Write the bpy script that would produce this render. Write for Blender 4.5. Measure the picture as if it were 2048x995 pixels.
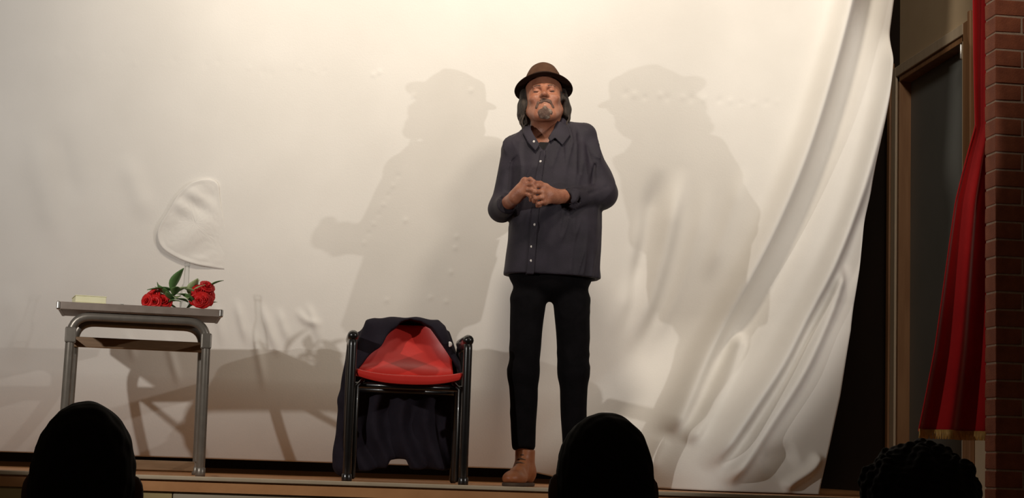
import bpy, bmesh, math, random
import numpy as np
from mathutils import Matrix, Vector

random.seed(7)
rng = np.random.default_rng(7)
for o in list(bpy.data.objects):
    bpy.data.objects.remove(o, do_unlink=True)
scene = bpy.context.scene
COL = scene.collection

# ------------------------------------------------------------------ camera
S = 1.05                     # height of the stage floor above the hall floor
CAM = np.array([0.0, 0.0, S + 0.117])
FPX = 3400.0                 # focal length in pixels of the 2048 x 995 frame
YAW, PITCH, ROLL = math.radians(-6.6), math.atan(419 / FPX), math.radians(1.95)
cam_data = bpy.data.cameras.new('camera')
cam_data.sensor_width = 36.0
cam_data.lens = 36.0 * FPX / 2048
cam_data.clip_end = 100
cam = bpy.data.objects.new('camera', cam_data)
COL.objects.link(cam)
RM = (Matrix.Rotation(YAW, 3, 'Z') @ Matrix.Rotation(math.pi / 2 + PITCH, 3, 'X') @ Matrix.Rotation(ROLL, 3, 'Z'))
cam.matrix_world = Matrix.Translation(Vector(CAM)) @ RM.to_4x4()
scene.camera = cam
RN = np.array(RM)

# ------------------------------------------------------------------ world, lights, exposure
scene.view_settings.view_transform = 'Standard'
scene.view_settings.look = 'None'
scene.view_settings.gamma = 1.0
scene.view_settings.exposure = 0.0
scene.view_settings.use_curve_mapping = False
world = bpy.data.worlds.new('world')
scene.world = world
world.use_nodes = True
world.node_tree.nodes['Background'].inputs[0].default_value = (1.0, 0.72, 0.45, 1)
world.node_tree.nodes['Background'].inputs[1].default_value = 0.045


def spot(name, loc, target, power, color, angle, blend, radius, flat=1.0):
    d = bpy.data.lights.new(name, 'SPOT')
    d.energy = power
    d.color = color
    d.spot_size = math.radians(angle)
    d.spot_blend = blend
    d.shadow_soft_size = radius
    o = bpy.data.objects.new(name, d)
    COL.objects.link(o)
    o.location = loc
    v = Vector(target) - Vector(loc)
    o.rotation_euler = v.to_track_quat('-Z', 'Y').to_euler()
    o.scale = (1, flat, 1)                    # beam flattened by its shutters
    return o


# two stand lights down in the hall, one on each side, and a wash hung from the hall ceiling
spot('stand_light_left', (-1.80, 5.30, S + 1.28), (-0.25, 7.9, S + 1.40), 120, (1.0, 0.955, 0.90), 82, 0.22, 0.025, 0.92)
spot('stand_light_right', (3.21, 4.8, S + 1.60), (0.70, 7.9, S + 1.55), 120, (1.0, 0.955, 0.90), 62, 0.20, 0.025)
spot('bar_wash_light', (0.45, 4.9, S + 4.0), (0.70, 7.9, S + 3.1), 560, (1.0, 0.89, 0.74), 80, 0.7, 0.25)
spot('bar_wash_light', (2.10, 4.7, S + 3.7), (1.60, 7.9, S + 2.9), 150, (1.0, 0.89, 0.74), 80, 0.4, 0.25)  # unseen second wash, added to light the door and side wall


def at(px, py, Y):
    """World point seen at pixel (px, py) of the photograph at depth Y."""
    d = RN @ np.array([(px - 1024) / FPX, -(py - 497.5) / FPX, -1.0])
    return CAM + d * ((Y - CAM[1]) / d[1])


# ------------------------------------------------------------------ materials
def mat(name, col, col2=None, rough=0.7, scale=8.0, bump=0.0, bump_scale=60.0, metal=0.0, spec=0.5, detail=4.0,
        stretch=(1, 1, 1), trans=0.0, sheen=0.0, ramp=(0.3, 0.7), coat=0.0, sss=0.0):
    m = bpy.data.materials.new(name)
    m.use_nodes = True
    nt = m.node_tree
    b = nt.nodes['Principled BSDF']
    b.inputs['Roughness'].default_value = rough
    b.inputs['Metallic'].default_value = metal
    b.inputs['Specular IOR Level'].default_value = spec
    b.inputs['Transmission Weight'].default_value = trans
    b.inputs['Sheen Weight'].default_value = sheen
    b.inputs['Coat Weight'].default_value = coat
    if sss:
        b.inputs['Subsurface Weight'].default_value = sss
        b.inputs['Subsurface Radius'].default_value = (0.01, 0.004, 0.002)
    tc = nt.nodes.new('ShaderNodeTexCoord')
    mp = nt.nodes.new('ShaderNodeMapping')
    mp.inputs['Scale'].default_value = stretch
    nt.links.new(tc.outputs['Object'], mp.inputs['Vector'])
    n = nt.nodes.new('ShaderNodeTexNoise')
    n.inputs['Scale'].default_value = scale
    n.inputs['Detail'].default_value = detail
    nt.links.new(mp.outputs['Vector'], n.inputs['Vector'])
    r = nt.nodes.new('ShaderNodeValToRGB')
    r.color_ramp.elements[0].position, r.color_ramp.elements[1].position = ramp
    r.color_ramp.elements[0].color = (*col, 1)
    r.color_ramp.elements[1].color = (*(col2 or col), 1)
    nt.links.new(n.outputs['Fac'], r.inputs['Fac'])
    nt.links.new(r.outputs['Color'], b.inputs['Base Color'])
    if bump:
        n2 = nt.nodes.new('ShaderNodeTexNoise')
        n2.inputs['Scale'].default_value = bump_scale
        n2.inputs['Detail'].default_value = 3
        nt.links.new(mp.outputs['Vector'], n2.inputs['Vector'])
        bp = nt.nodes.new('ShaderNodeBump')
        bp.inputs['Strength'].default_value = bump
        bp.inputs['Distance'].default_value = 0.01
        nt.links.new(n2.outputs['Fac'], bp.inputs['Height'])
        nt.links.new(bp.outputs['Normal'], b.inputs['Normal'])
    return m


M = dict(
    cloth=mat('cloth_white', (0.74, 0.71, 0.665), (0.79, 0.76, 0.715), 0.9, 3, 0.05, 130, spec=0.1),
    stage_floor=mat('stage_floor_wood', (0.42, 0.19, 0.07), (0.52, 0.25, 0.10), 0.55, 6, 0.1, 30, stretch=(1, 12, 1)),
    stage_olive=mat('stage_panel_ochre', (0.34, 0.25, 0.10), (0.40, 0.30, 0.13), 0.7, 5),
    stage_grey=mat('stage_panel_grey', (0.33, 0.28, 0.20), (0.38, 0.32, 0.23), 0.7, 5),
    stage_lip=mat('stage_lip', (0.42, 0.33, 0.22), (0.50, 0.40, 0.28), 0.6, 9),
    hall_floor=mat('hall_floor', (0.10, 0.08, 0.06), (0.13, 0.10, 0.08), 0.6, 3),
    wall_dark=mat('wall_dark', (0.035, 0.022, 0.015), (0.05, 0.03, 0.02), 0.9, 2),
    wall_cream=mat('wall_cream', (0.62, 0.47, 0.30), (0.67, 0.52, 0.34), 0.85, 4, 0.05, 90),
    wood=mat('door_wood', (0.30, 0.145, 0.065), (0.40, 0.21, 0.10), 0.5, 5, 0.05, 60, stretch=(6, 6, 0.5)),
    wood_pale=mat('door_jamb_pale', (0.62, 0.50, 0.36), (0.70, 0.57, 0.42), 0.5, 6, stretch=(6, 6, 0.5)),
    door=mat('door_leaf_bluegrey', (0.20, 0.212, 0.205), (0.235, 0.245, 0.24), 0.55, 2, 0.03, 40),
    steel=mat('steel', (0.55, 0.53, 0.50), (0.62, 0.60, 0.57), 0.3, 12, metal=1.0),
    mortar=mat('mortar', (0.36, 0.25, 0.19), (0.44, 0.32, 0.25), 0.9, 60, 0.3, 200),
    brick=mat('brick_red', (0.20, 0.050, 0.022), (0.32, 0.090, 0.040), 0.8, 14, 0.3, 180),
    velvet=mat('curtain_red', (0.42, 0.008, 0.010), (0.50, 0.012, 0.014), 0.85, 5, 0.05, 120, sheen=0.35, spec=0.1),
    gold=mat('fringe_gold', (0.55, 0.32, 0.08), (0.70, 0.45, 0.14), 0.5, 40),
    hair=mat('hair_black', (0.004, 0.003, 0.003), (0.007, 0.005, 0.004), 0.8, 60, spec=0.1),
    skin_shaded=mat('skin_shade', (0.05, 0.022, 0.014), (0.06, 0.028, 0.018), 0.7, 20, spec=0.2),  # audience skin, darkened so that their shade is in the colour
    dark_wear=mat('dark_clothes', (0.006, 0.005, 0.006), (0.010, 0.008, 0.009), 0.9, 30, spec=0.1),
    skin=mat('skin', (0.29, 0.104, 0.058), (0.42, 0.178, 0.105), 0.45, 26, 0.15, 190, spec=0.45, sss=0.05),
    shirt=mat('shirt_navy', (0.015, 0.0115, 0.0185), (0.026, 0.020, 0.031), 0.7, 14, 0.15, 260, spec=0.35),
    trousers=mat('trousers_black', (0.0035, 0.003, 0.0035), (0.006, 0.005, 0.006), 0.9, 20, 0.1, 200, spec=0.1),
    boot=mat('boot_tan', (0.27, 0.085, 0.030), (0.38, 0.14, 0.055), 0.5, 15, 0.1, 90),
    sole=mat('boot_sole', (0.05, 0.03, 0.02), (0.08, 0.05, 0.03), 0.8, 15),
    felt=mat('hat_felt', (0.060, 0.028, 0.016), (0.090, 0.045, 0.026), 0.9, 20, 0.1, 200, spec=0.1),
    felt_shaded=mat('hat_brim_shaded', (0.020, 0.010, 0.007), (0.030, 0.016, 0.011), 0.95, 20, spec=0.05),  # brown felt with the shadow under the brim put into its colour
    felt_black=mat('hat_ribbon', (0.010, 0.006, 0.005), (0.014, 0.009, 0.008), 0.8, 20, spec=0.2),
    man_hair=mat('hair_dark_grey', (0.015, 0.009, 0.006), (0.058, 0.040, 0.028), 0.75, 34, 0.6, 90, stretch=(1.5, 1.5, 0.3), ramp=(0.4, 0.75)),
    beard=mat('beard_grey', (0.11, 0.062, 0.045), (0.36, 0.28, 0.22), 0.8, 26, 0.5, 220, stretch=(1.4, 1.4, 0.7), ramp=(0.42, 0.66)),
    moustache=mat('moustache_brown', (0.075, 0.035, 0.024), (0.17, 0.095, 0.068), 0.8, 40, 0.5, 220),
    brow=mat('brow_brown', (0.11, 0.055, 0.038), (0.17, 0.09, 0.06), 0.8, 60, 0.5, 220),
    eye=mat('eye_dark', (0.05, 0.025, 0.018), (0.08, 0.04, 0.03), 0.6, 60),
    lip=mat('lip', (0.36, 0.13, 0.085), (0.42, 0.17, 0.11), 0.5, 60, 0.2, 120),
    button=mat('button_pearl', (0.62, 0.58, 0.55), (0.72, 0.68, 0.64), 0.3, 30),
    tee=mat('undershirt_black', (0.006, 0.005, 0.006), (0.009, 0.008, 0.009), 0.9, 20),
    chair_black=mat('chair_black', (0.006, 0.0055, 0.0055), (0.010, 0.009, 0.009), 0.28, 20, spec=0.6, coat=0.3),
    seat_red=mat('seat_red', (0.62, 0.030, 0.022), (0.70, 0.040, 0.030), 0.38, 6, 0.02, 50, spec=0.4),
    coat=mat('coat_navy', (0.014, 0.011, 0.017), (0.022, 0.018, 0.026), 0.9, 12, 0.15, 220, spec=0.15),
    lining=mat('coat_black', (0.006, 0.005, 0.006), (0.009, 0.008, 0.009), 0.85, 12, spec=0.15),
    badge=mat('badge_white', (0.85, 0.83, 0.80), (0.9, 0.88, 0.85), 0.25, 30),
    desk_top=mat('desk_top_grey', (0.16, 0.125, 0.10), (0.20, 0.16, 0.13), 0.5, 10),
    desk_edge=mat('desk_edge', (0.20, 0.155, 0.125), (0.25, 0.20, 0.165), 0.45, 20),
    desk_tube=mat('desk_tube_grey', (0.17, 0.15, 0.125), (0.22, 0.195, 0.165), 0.35, 20, spec=0.5, metal=0.4),
    desk_bar=mat('desk_bar_brown', (0.20, 0.115, 0.055), (0.26, 0.155, 0.08), 0.5, 12, stretch=(1, 8, 8)),
    paper=mat('paper_cream', (0.80, 0.76, 0.48), (0.85, 0.81, 0.55), 0.8, 10),
    paper_white=mat('paper_white', (0.70, 0.72, 0.66), (0.76, 0.78, 0.72), 0.8, 10),
    rose=mat('rose_red', (0.48, 0.006, 0.008), (0.66, 0.016, 0.014), 0.5, 30, spec=0.3),
    rose_pale=mat('rose_pale', (0.55, 0.32, 0.20), (0.62, 0.40, 0.26), 0.6, 30),
    leaf=mat('leaf_green', (0.07, 0.15, 0.045), (0.14, 0.25, 0.085), 0.5, 18, spec=0.3),
    leaf_pale=mat('leaf_pale', (0.28, 0.36, 0.15), (0.42, 0.48, 0.24), 0.55, 18),
    stem=mat('stem_green', (0.06, 0.12, 0.03), (0.09, 0.16, 0.05), 0.6, 18),
    cap=mat('cap_blue', (0.45, 0.50, 0.55), (0.5, 0.55, 0.6), 0.4, 18),
)
g = bpy.data.materials.new('clear_plastic')
g.use_nodes = True
nt = g.node_tree
nt.nodes.remove(nt.nodes['Principled BSDF'])
tr, gl, mx, fz = (nt.nodes.new(k) for k in ('ShaderNodeBsdfTransparent', 'ShaderNodeBsdfGlossy', 'ShaderNodeMixShader', 'ShaderNodeFresnel'))
tr.inputs[0].default_value = (0.96, 0.97, 0.97, 1)
gl.inputs['Roughness'].default_value = 0.06
fz.inputs[0].default_value = 1.45
fm = nt.nodes.new('ShaderNodeMath')
fm.operation = 'MULTIPLY'
fm.inputs[1].default_value = 0.4
nt.links.new(fz.outputs[0], fm.inputs[0])
nt.links.new(fm.outputs[0], mx.inputs[0])
nt.links.new(tr.outputs[0], mx.inputs[1])
nt.links.new(gl.outputs[0], mx.inputs[2])
nt.links.new(mx.outputs[0], nt.nodes['Material Output'].inputs[0])
M['clear'] = g


# ------------------------------------------------------------------ object helpers
def link(name, me, material=None, parent=None, smooth=False):
    o = bpy.data.objects.new(name, me)
    COL.objects.link(o)
    if material is not None and not me.materials:
        me.materials.append(M[material])
    if smooth:
        me.polygons.foreach_set('use_smooth', np.ones(len(me.polygons), dtype=bool))
    if parent is not None:
        o.parent = parent
        o.matrix_parent_inverse = parent.matrix_world.inverted() if False else Matrix.Identity(4)
    return o


def from_arrays(name, V, F, material, parent=None, smooth=False):
    """V (n,3); F list of lists, or an (m,4) array of quads. Coordinates are in the parent's frame."""
    me = bpy.data.meshes.new(name)
    if isinstance(F, np.ndarray):
        me.vertices.add(len(V))
        me.vertices.foreach_set('co', np.asarray(V, dtype=np.float32).ravel())
        n, k = F.shape
        me.loops.add(n * k)
        me.loops.foreach_set('vertex_index', F.astype(np.int32).ravel())
        me.polygons.add(n)
        me.polygons.foreach_set('loop_start', np.arange(0, n * k, k, dtype=np.int32))
        me.update(calc_edges=True)
        me.validate()
    else:
        me.from_pydata([tuple(map(float, v)) for v in V], [], F)
        me.update()
    return link(name, me, material, parent, smooth)


def thing(name, label, cat, loc=(0, 0, 0), rz=0.0, group=None):
    o = bpy.data.objects.new(name, None)
    COL.objects.link(o)
    o.empty_display_size = 0.1
    o.location = loc
    o.rotation_euler = (0, 0, rz)
    return tag(o, label, cat, group)


def tag(o, label, cat, group=None):
    o['label'] = label
    o['category'] = cat
    if group:
        o['group'] = group
    return o


def struct(o, label=None):
    o['kind'] = 'structure'
    if label:
        o['label'] = label
    return o


def box_mesh(lo, hi, bevel=0.0, seg=2):
    bm = bmesh.new()
    bmesh.ops.create_cube(bm, size=1.0)
    lo, hi = Vector(lo), Vector(hi)
    for v in bm.verts:
        v.co = Vector([lo[i] + (v.co[i] + 0.5) * (hi[i] - lo[i]) for i in range(3)])
    if bevel:
        bmesh.ops.bevel(bm, geom=bm.edges[:], offset=bevel, segments=seg, affect='EDGES', profile=0.5)
    bmesh.ops.recalc_face_normals(bm, faces=bm.faces[:])
    me = bpy.data.meshes.new('box')
    bm.to_mesh(me)
    bm.free()
    return me


def box(name, lo, hi, material, parent=None, bevel=0.0, seg=2):
    me = box_mesh(lo, hi, bevel, seg)
    me.name = name
    return link(name, me, material, parent)


def smooth_path(pts, n=8):
    """Catmull-Rom through the points."""
    P = [np.asarray(p, float) for p in pts]
    P = [2 * P[0] - P[1]] + P + [2 * P[-1] - P[-2]]
    out = []
    for i in range(1, len(P) - 2):
        for k in range(n):
            t = k / n
            a, b, c, d = P[i - 1], P[i], P[i + 1], P[i + 2]
            out.append(0.5 * ((2 * b) + (c - a) * t + (2 * a - 5 * b + 4 * c - d) * t * t + (3 * b - a - 3 * c + d) * t ** 3))
    out.append(P[-2])
    return out


def round_corners(pts, r, n=6):
    """Polyline with its inner corners rounded to radius about r."""
    P = [np.asarray(p, float) for p in pts]
    out = [P[0]]
    for a, b, c in zip(P, P[1:], P[2:]):
        u, w = (a - b), (c - b)
        lu, lw = np.linalg.norm(u), np.linalg.norm(w)
        t = min(r, lu * 0.49, lw * 0.49)
        p0, p1 = b + u / lu * t, b + w / lw * t
        for k in range(n + 1):
            s = k / n
            out.append((1 - s) ** 2 * p0 + 2 * s * (1 - s) * b + s * s * p1)
    out.append(P[-1])
    return out


def tube_arrays(path, r, n=12, round_ends=True):
    P = [np.asarray(p, float) for p in path]
    R = [r] * len(P) if np.isscalar(r) else list(r)
    if round_ends:
        t0 = P[0] - P[1]; t0 /= np.linalg.norm(t0)
        t1 = P[-1] - P[-2]; t1 /= np.linalg.norm(t1)
        h0 = [(P[0] + t0 * R[0] * math.sin(a), R[0] * math.cos(a)) for a in (1.4, 1.05, 0.55)]
        h1 = [(P[-1] + t1 * R[-1] * math.sin(a), R[-1] * math.cos(a)) for a in (0.55, 1.05, 1.4)]
        P = [p for p, _ in h0] + P + [p for p, _ in h1]
        R = [q for _, q in h0] + R + [q for _, q in h1]
    V, F = [], []
    T = P[1] - P[0]
    T = T / np.linalg.norm(T)
    ref = np.array([0, 0, 1.0]) if abs(T[2]) < 0.9 else np.array([1.0, 0, 0])
    N = np.cross(T, ref); N /= np.linalg.norm(N)
    for i, p in enumerate(P):
        t = P[min(i + 1, len(P) - 1)] - P[max(i - 1, 0)]
        t = t / (np.linalg.norm(t) + 1e-12)
        N = N - t * np.dot(N, t); N /= np.linalg.norm(N)
        B = np.cross(t, N)
        for k in range(n):
            a = 2 * math.pi * k / n
            V.append(p + (N * math.cos(a) + B * math.sin(a)) * R[i])
    for i in range(len(P) - 1):
        for k in range(n):
            F.append([i * n + k, i * n + (k + 1) % n, (i + 1) * n + (k + 1) % n, (i + 1) * n + k])
    F.append([k for k in range(n)][::-1])
    F.append([(len(P) - 1) * n + k for k in range(n)])
    return V, F


def tube(name, path, r, material, parent=None, n=12, round_ends=True):
    V, F = tube_arrays(path, r, n, round_ends)
    return from_arrays(name, V, F, material, parent, smooth=True)


def lathe(name, prof, material, parent=None, n=28, sx=1.0, sy=1.0, loc=(0, 0, 0), smooth=True):
    V, F = [], []
    for (r, z) in prof:
        for k in range(n):
            a = 2 * math.pi * k / n
            V.append((loc[0] + r * sx * math.cos(a), loc[1] + r * sy * math.sin(a), loc[2] + z))
    m = len(prof)
    for i in range(m - 1):
        for k in range(n):
            F.append([i * n + k, i * n + (k + 1) % n, (i + 1) * n + (k + 1) % n, (i + 1) * n + k])
    if prof[0][0] > 1e-6:
        F.append([k for k in range(n)][::-1])
    if prof[-1][0] > 1e-6:
        F.append([(m - 1) * n + k for k in range(n)])
    return from_arrays(name, V, F, material, parent, smooth)


def grid_faces(nu, nv):
    i = np.arange(nu - 1)[:, None] * nv + np.arange(nv - 1)[None, :]
    i = i.ravel()
    return np.stack([i, i + nv, i + nv + 1, i + 1], 1)


def sheet_solid(P, thick):
    """P (nu,nv,3) grid -> closed thin shell. Thickness along the vertex normals."""
    nu, nv, _ = P.shape
    du = np.gradient(P, axis=0)
    dv = np.gradient(P, axis=1)
    N = np.cross(du, dv)
    N /= np.linalg.norm(N, axis=2, keepdims=True) + 1e-12
    A, B = P.reshape(-1, 3), (P - N * thick).reshape(-1, 3)
    V = np.concatenate([A, B])
    F1 = grid_faces(nu, nv)
    F2 = F1[:, ::-1] + nu * nv
    idx = np.arange(nu * nv).reshape(nu, nv)
    ring = np.concatenate([idx[:-1, 0], idx[-1, :-1], idx[::-1, -1][:-1], idx[0, ::-1][:-1]])
    nx = np.roll(ring, -1)
    F3 = np.stack([nx, ring, ring + nu * nv, nx + nu * nv], 1)
    return V, np.concatenate([F1, F2, F3])


# ------------------------------------------------------------------ signed-distance modelling
def smin(a, b, k):
    h = np.clip(0.5 + 0.5 * (b - a) / k, 0, 1)
    return b + (a - b) * h - k * h * (1 - h)


def smax(a, b, k):
    return -smin(-a, -b, k)


def d_cap(P, a, b, r1, r2=None):
    a, b = np.asarray(a, float), np.asarray(b, float)
    r2 = r1 if r2 is None else r2
    ba = b - a
    h = np.clip(((P - a) @ ba) / (ba @ ba + 1e-12), 0, 1)
    return np.linalg.norm(P - a - h[:, None] * ba, axis=1) - (r1 + (r2 - r1) * h)


def d_ell(P, c, r):
    r = np.asarray(r, float)
    q = (P - np.asarray(c, float)) / r
    k0 = np.linalg.norm(q, axis=1)
    k1 = np.linalg.norm(q / r, axis=1) + 1e-9
    return k0 * (k0 - 1) / k1


def d_poly(X, Z, poly):
    """2D signed distance to a polygon."""
    V = np.asarray(poly, float)
    d = np.full(X.shape, 1e9)
    s = np.ones(X.shape)
    n = len(V)
    for i in range(n):
        j = (i - 1) % n
        e = V[j] - V[i]
        wx, wz = X - V[i][0], Z - V[i][1]
        t = np.clip((wx * e[0] + wz * e[1]) / (e @ e + 1e-12), 0, 1)
        bx, bz = wx - e[0] * t, wz - e[1] * t
        d = np.minimum(d, bx * bx + bz * bz)
        c1, c2, c3 = Z >= V[i][1], Z < V[j][1], e[0] * wz > e[1] * wx
        flip = (c1 & c2 & c3) | (~c1 & ~c2 & ~c3)
        s = np.where(flip, -s, s)
    return s * np.sqrt(d)


def wob(P, seed, freq, n=5):
    """Cheap smooth pseudo-noise in about -1..1."""
    r = np.random.default_rng(seed)
    out = np.zeros(len(P))
    for _ in range(n):
        k = r.normal(size=3) * freq
        out += np.sin(P @ k + r.uniform(0, 6.28))
    return out / n * 1.6


def near(P, c, reach, inner, f):
    """f(P) within REACH of c; a plain sphere distance beyond it."""
    r = np.linalg.norm(P - c, axis=1)
    d = r - inner
    m = r < reach
    if m.any():
        d[m] = f(P[m])
    return d


def mesh_sdf(f, lo, hi, h, margin=1.0, B=8):
    """Surface nets over the blocks that meet the surface -> vertices, quads."""
    lo, hi = np.asarray(lo, float), np.asarray(hi, float)
    nb = np.ceil((hi - lo) / (h * B)).astype(int) + 1
    bi = np.stack(np.meshgrid(*[np.arange(k) for k in nb], indexing='ij'), -1).reshape(-1, 3)
    d = f(lo + (bi + 0.5) * B * h)
    act = bi[np.abs(d) < 0.5 * 1.7321 * B * h * 1.25 * margin + 0.004]
    off = np.stack(np.meshgrid(*[np.arange(B + 1)] * 3, indexing='ij'), -1).reshape(-1, 3)
    vals = np.empty((len(act), (B + 1) ** 3))
    step = max(1, 400000 // (B + 1) ** 3)
    for s in range(0, len(act), step):
        a = act[s:s + step]
        P = lo + (a[:, None, :] * B + off[None]) * h
        vals[s:s + step] = f(P.reshape(-1, 3)).reshape(len(a), -1)
    vals = vals.reshape(-1, B + 1, B + 1, B + 1)
    ins = vals < 0
    C = np.zeros((len(act), B, B, B), int)
    for dx in (0, 1):
        for dy in (0, 1):
            for dz in (0, 1):
                C += ins[:, dx:dx + B, dy:dy + B, dz:dz + B]
    w = np.argwhere((C > 0) & (C < 8))
    b, ci = w[:, 0], w[:, 1:]
    cv = np.stack([vals[b, ci[:, 0] + dx, ci[:, 1] + dy, ci[:, 2] + dz] for dx in (0, 1) for dy in (0, 1) for dz in (0, 1)], 1)
    corners = np.array([(dx, dy, dz) for dx in (0, 1) for dy in (0, 1) for dz in (0, 1)], float)
    acc = np.zeros((len(w), 3)); cnt = np.zeros(len(w))
    for i in range(8):
        for j in range(i + 1, 8):
            if np.abs(corners[i] - corners[j]).sum() != 1:
                continue
            m = (cv[:, i] < 0) != (cv[:, j] < 0)
            t = cv[:, i] / (cv[:, i] - cv[:, j] + 1e-15)
            p = corners[i] + t[:, None] * (corners[j] - corners[i])
            acc[m] += p[m]; cnt[m] += 1
    G = act[b] * B + ci
    V = lo + (G + acc / cnt[:, None]) * h
    D = nb * B + 2
    key = (G[:, 0] * D[1] + G[:, 1]) * D[2] + G[:, 2]
    order = np.argsort(key)
    skey = key[order]

    def find(K):
        p = np.clip(np.searchsorted(skey, K), 0, len(skey) - 1)
        ok = skey[p] == K
        return order[p], ok
    quads = []
    i0 = cv[:, 0] < 0
    for ax, ci1 in ((0, 4), (1, 2), (2, 1)):
        m = i0 != (cv[:, ci1] < 0)
        g = G[m]
        u, v = [(1, 2), (2, 0), (0, 1)][ax]
        ids, oks = [], []
        for du, dv in ((0, 0), (1, 0), (1, 1), (0, 1)):
            q = g.copy(); q[:, u] -= du; q[:, v] -= dv
            a, ok = find((q[:, 0] * D[1] + q[:, 1]) * D[2] + q[:, 2])
            ids.append(a); oks.append(ok)
        ok = np.all(oks, 0)
        Q = np.stack(ids, 1)
        fl = ~i0[m]
        Q[fl] = Q[fl][:, ::-1]
        quads.append(Q[ok])
    return V, np.concatenate(quads)


def sdf_obj(name, f, lo, hi, h, material, parent=None, origin=(0, 0, 0), margin=1.0):
    V, F = mesh_sdf(f, lo, hi, h, margin)
    return from_arrays(name, V - np.asarray(origin), F, material, parent, smooth=True)


# ================================================================== THE SETTING
EDGE = 7.05                          # front edge of the stage
struct(box('floor', (-6, -3, -0.05), (6, EDGE + 0.02, 0), 'hall_floor'), 'dark hall floor in front of the stage')
struct(box('floor_stage', (-5, EDGE, S - 0.06), (4.2, 10.8, S), 'stage_floor'), 'brown wooden floor of the stage')
fas = struct(box('wall_stage_front', (-5, EDGE + 0.03, 0), (4.2, EDGE + 0.08, S - 0.06), 'stage_olive'), 'low wall below the stage edge')
xj = at(345, 985, EDGE)[0]           # joint between the ochre panel and the grey one
xs = [xj - 2.6, xj - 1.3, xj, xj + 1.3, xj + 2.6, xj + 3.9]
for i in range(5):
    box('panel', (xs[i] + 0.002, EDGE + 0.012, 0.02), (xs[i + 1] - 0.002, EDGE + 0.03, S - 0.014),
        'stage_olive' if i < 2 else 'stage_grey', fas, 0.002, 1)
struct(box('trim_1', (-5, EDGE - 0.012, S - 0.014), (4.2, EDGE + 0.03, S + 0.003), 'stage_lip', bevel=0.004), 'pale lip along the stage edge')
struct(box('wall_back', (-5, 10.6, S), (4.2, 10.7, S + 4.2), 'wall_dark'), 'dark wall far behind the hung cloth')

# ---- side wall of the stage with a door
WX = 3.2
D0, D1, DH = 8.05, 9.03, S + 2.31
wr = struct(box('wall_right', (WX, 7.15, S), (WX + 0.14, D0, S + 4.2), 'wall_cream'), 'cream side wall of the stage with a door')
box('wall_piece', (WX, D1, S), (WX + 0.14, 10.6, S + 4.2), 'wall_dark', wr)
box('wall_piece', (WX, D0, DH), (WX + 0.14, D1, S + 4.2), 'wall_cream', wr)
dr = bpy.data.objects.new('door_1', None); COL.objects.link(dr)
dr.location = (WX, D0, S)
struct(dr, 'blue-grey door in a wooden frame in the side wall')


def dbox(name, lo, hi, material, parent=dr, bevel=0.0):
    o = np.array((WX, D0, S))
    return box(name, np.array(lo) - o, np.array(hi) - o, material, parent, bevel)


dbox('door_leaf', (WX + 0.055, D0 + 0.03, S + 0.01), (WX + 0.095, D1 - 0.03, DH - 0.03), 'door', bevel=0.002)
dbox('jamb', (WX - 0.012, D0, S), (WX + 0.13, D0 + 0.03, DH), 'wood_pale', bevel=0.003)
dbox('jamb', (WX - 0.012, D1 - 0.03, S), (WX + 0.13, D1, DH), 'wood', bevel=0.003)
dbox('jamb', (WX - 0.012, D0, DH - 0.03), (WX + 0.13, D1, DH), 'wood', bevel=0.003)
dbox('casing', (WX - 0.022, D0 - 0.075, S), (WX, D0 - 0.004, DH + 0.06), 'wood', bevel=0.004)
dbox('casing', (WX - 0.030, D0 - 0.115, S), (WX, D0 - 0.08, DH + 0.10), 'wood', bevel=0.006)
dbox('casing', (WX - 0.022, D1 + 0.004, S), (WX, D1 + 0.075, DH + 0.06), 'wood_pale', bevel=0.004)
dbox('casing', (WX - 0.030, D1 + 0.08, S), (WX, D1 + 0.125, DH + 0.10), 'wood', bevel=0.006)
dbox('casing', (WX - 0.022, D0 - 0.004, DH + 0.002), (WX, D1 + 0.004, DH + 0.06), 'wood_pale', bevel=0.004)
hz = at(1921, 103, D0 + 0.03)[2]
V, F = tube_arrays([(WX - 0.016 - WX, 0.034, hz - 0.035 - S), (WX - 0.016 - WX, 0.034, hz + 0.035 - S)], 0.008, 10)
hg = from_arrays('hinge', V, F, 'steel', dr, True)
hg['label'] = 'small bright metal hinge'

# ---- brick end of the proscenium wall
BX, BY, BT = 2.872, 6.90, 0.115
pz = at(1985, 30.2, BY)[2]
pitch = (at(1985, 30.2, BY)[2] - at(1985, 30.2 + 34.7 * 20, BY)[2]) / 20
bw = struct(box('wall_front', (BX + 0.004, BY + 0.004, 0), (BX + 1.20, BY + BT - 0.004, 4.2), 'mortar'), 'red brick end of the wall beside the stage')
n0 = int(math.floor((pz - 0.02) / pitch))
brick_mesh = {}


def brick(x0, x1, z0, z1):
    key = (round(x1 - x0, 3), round(z1 - z0, 3), random.randrange(3))
    if key not in brick_mesh:
        bm = bmesh.new()
        bmesh.ops.create_cube(bm, size=1.0)
        for v in bm.verts:
            v.co = Vector((v.co.x * (x1 - x0), v.co.y * BT, v.co.z * (z1 - z0)))
            v.co += Vector([random.uniform(-0.0012, 0.0012) for _ in range(3)])
        bmesh.ops.bevel(bm, geom=bm.edges[:], offset=0.0025, segments=1, affect='EDGES')
        me = bpy.data.meshes.new('brick')
        bm.to_mesh(me); bm.free()
        me.materials.append(M['brick'])
        brick_mesh[key] = me
    o = bpy.data.objects.new('brick', brick_mesh[key])
    COL.objects.link(o)
    o.location = ((x0 + x1) / 2, BY + BT / 2 + random.uniform(-0.0015, 0.0015), (z0 + z1) / 2)
    o.parent = bw


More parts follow.
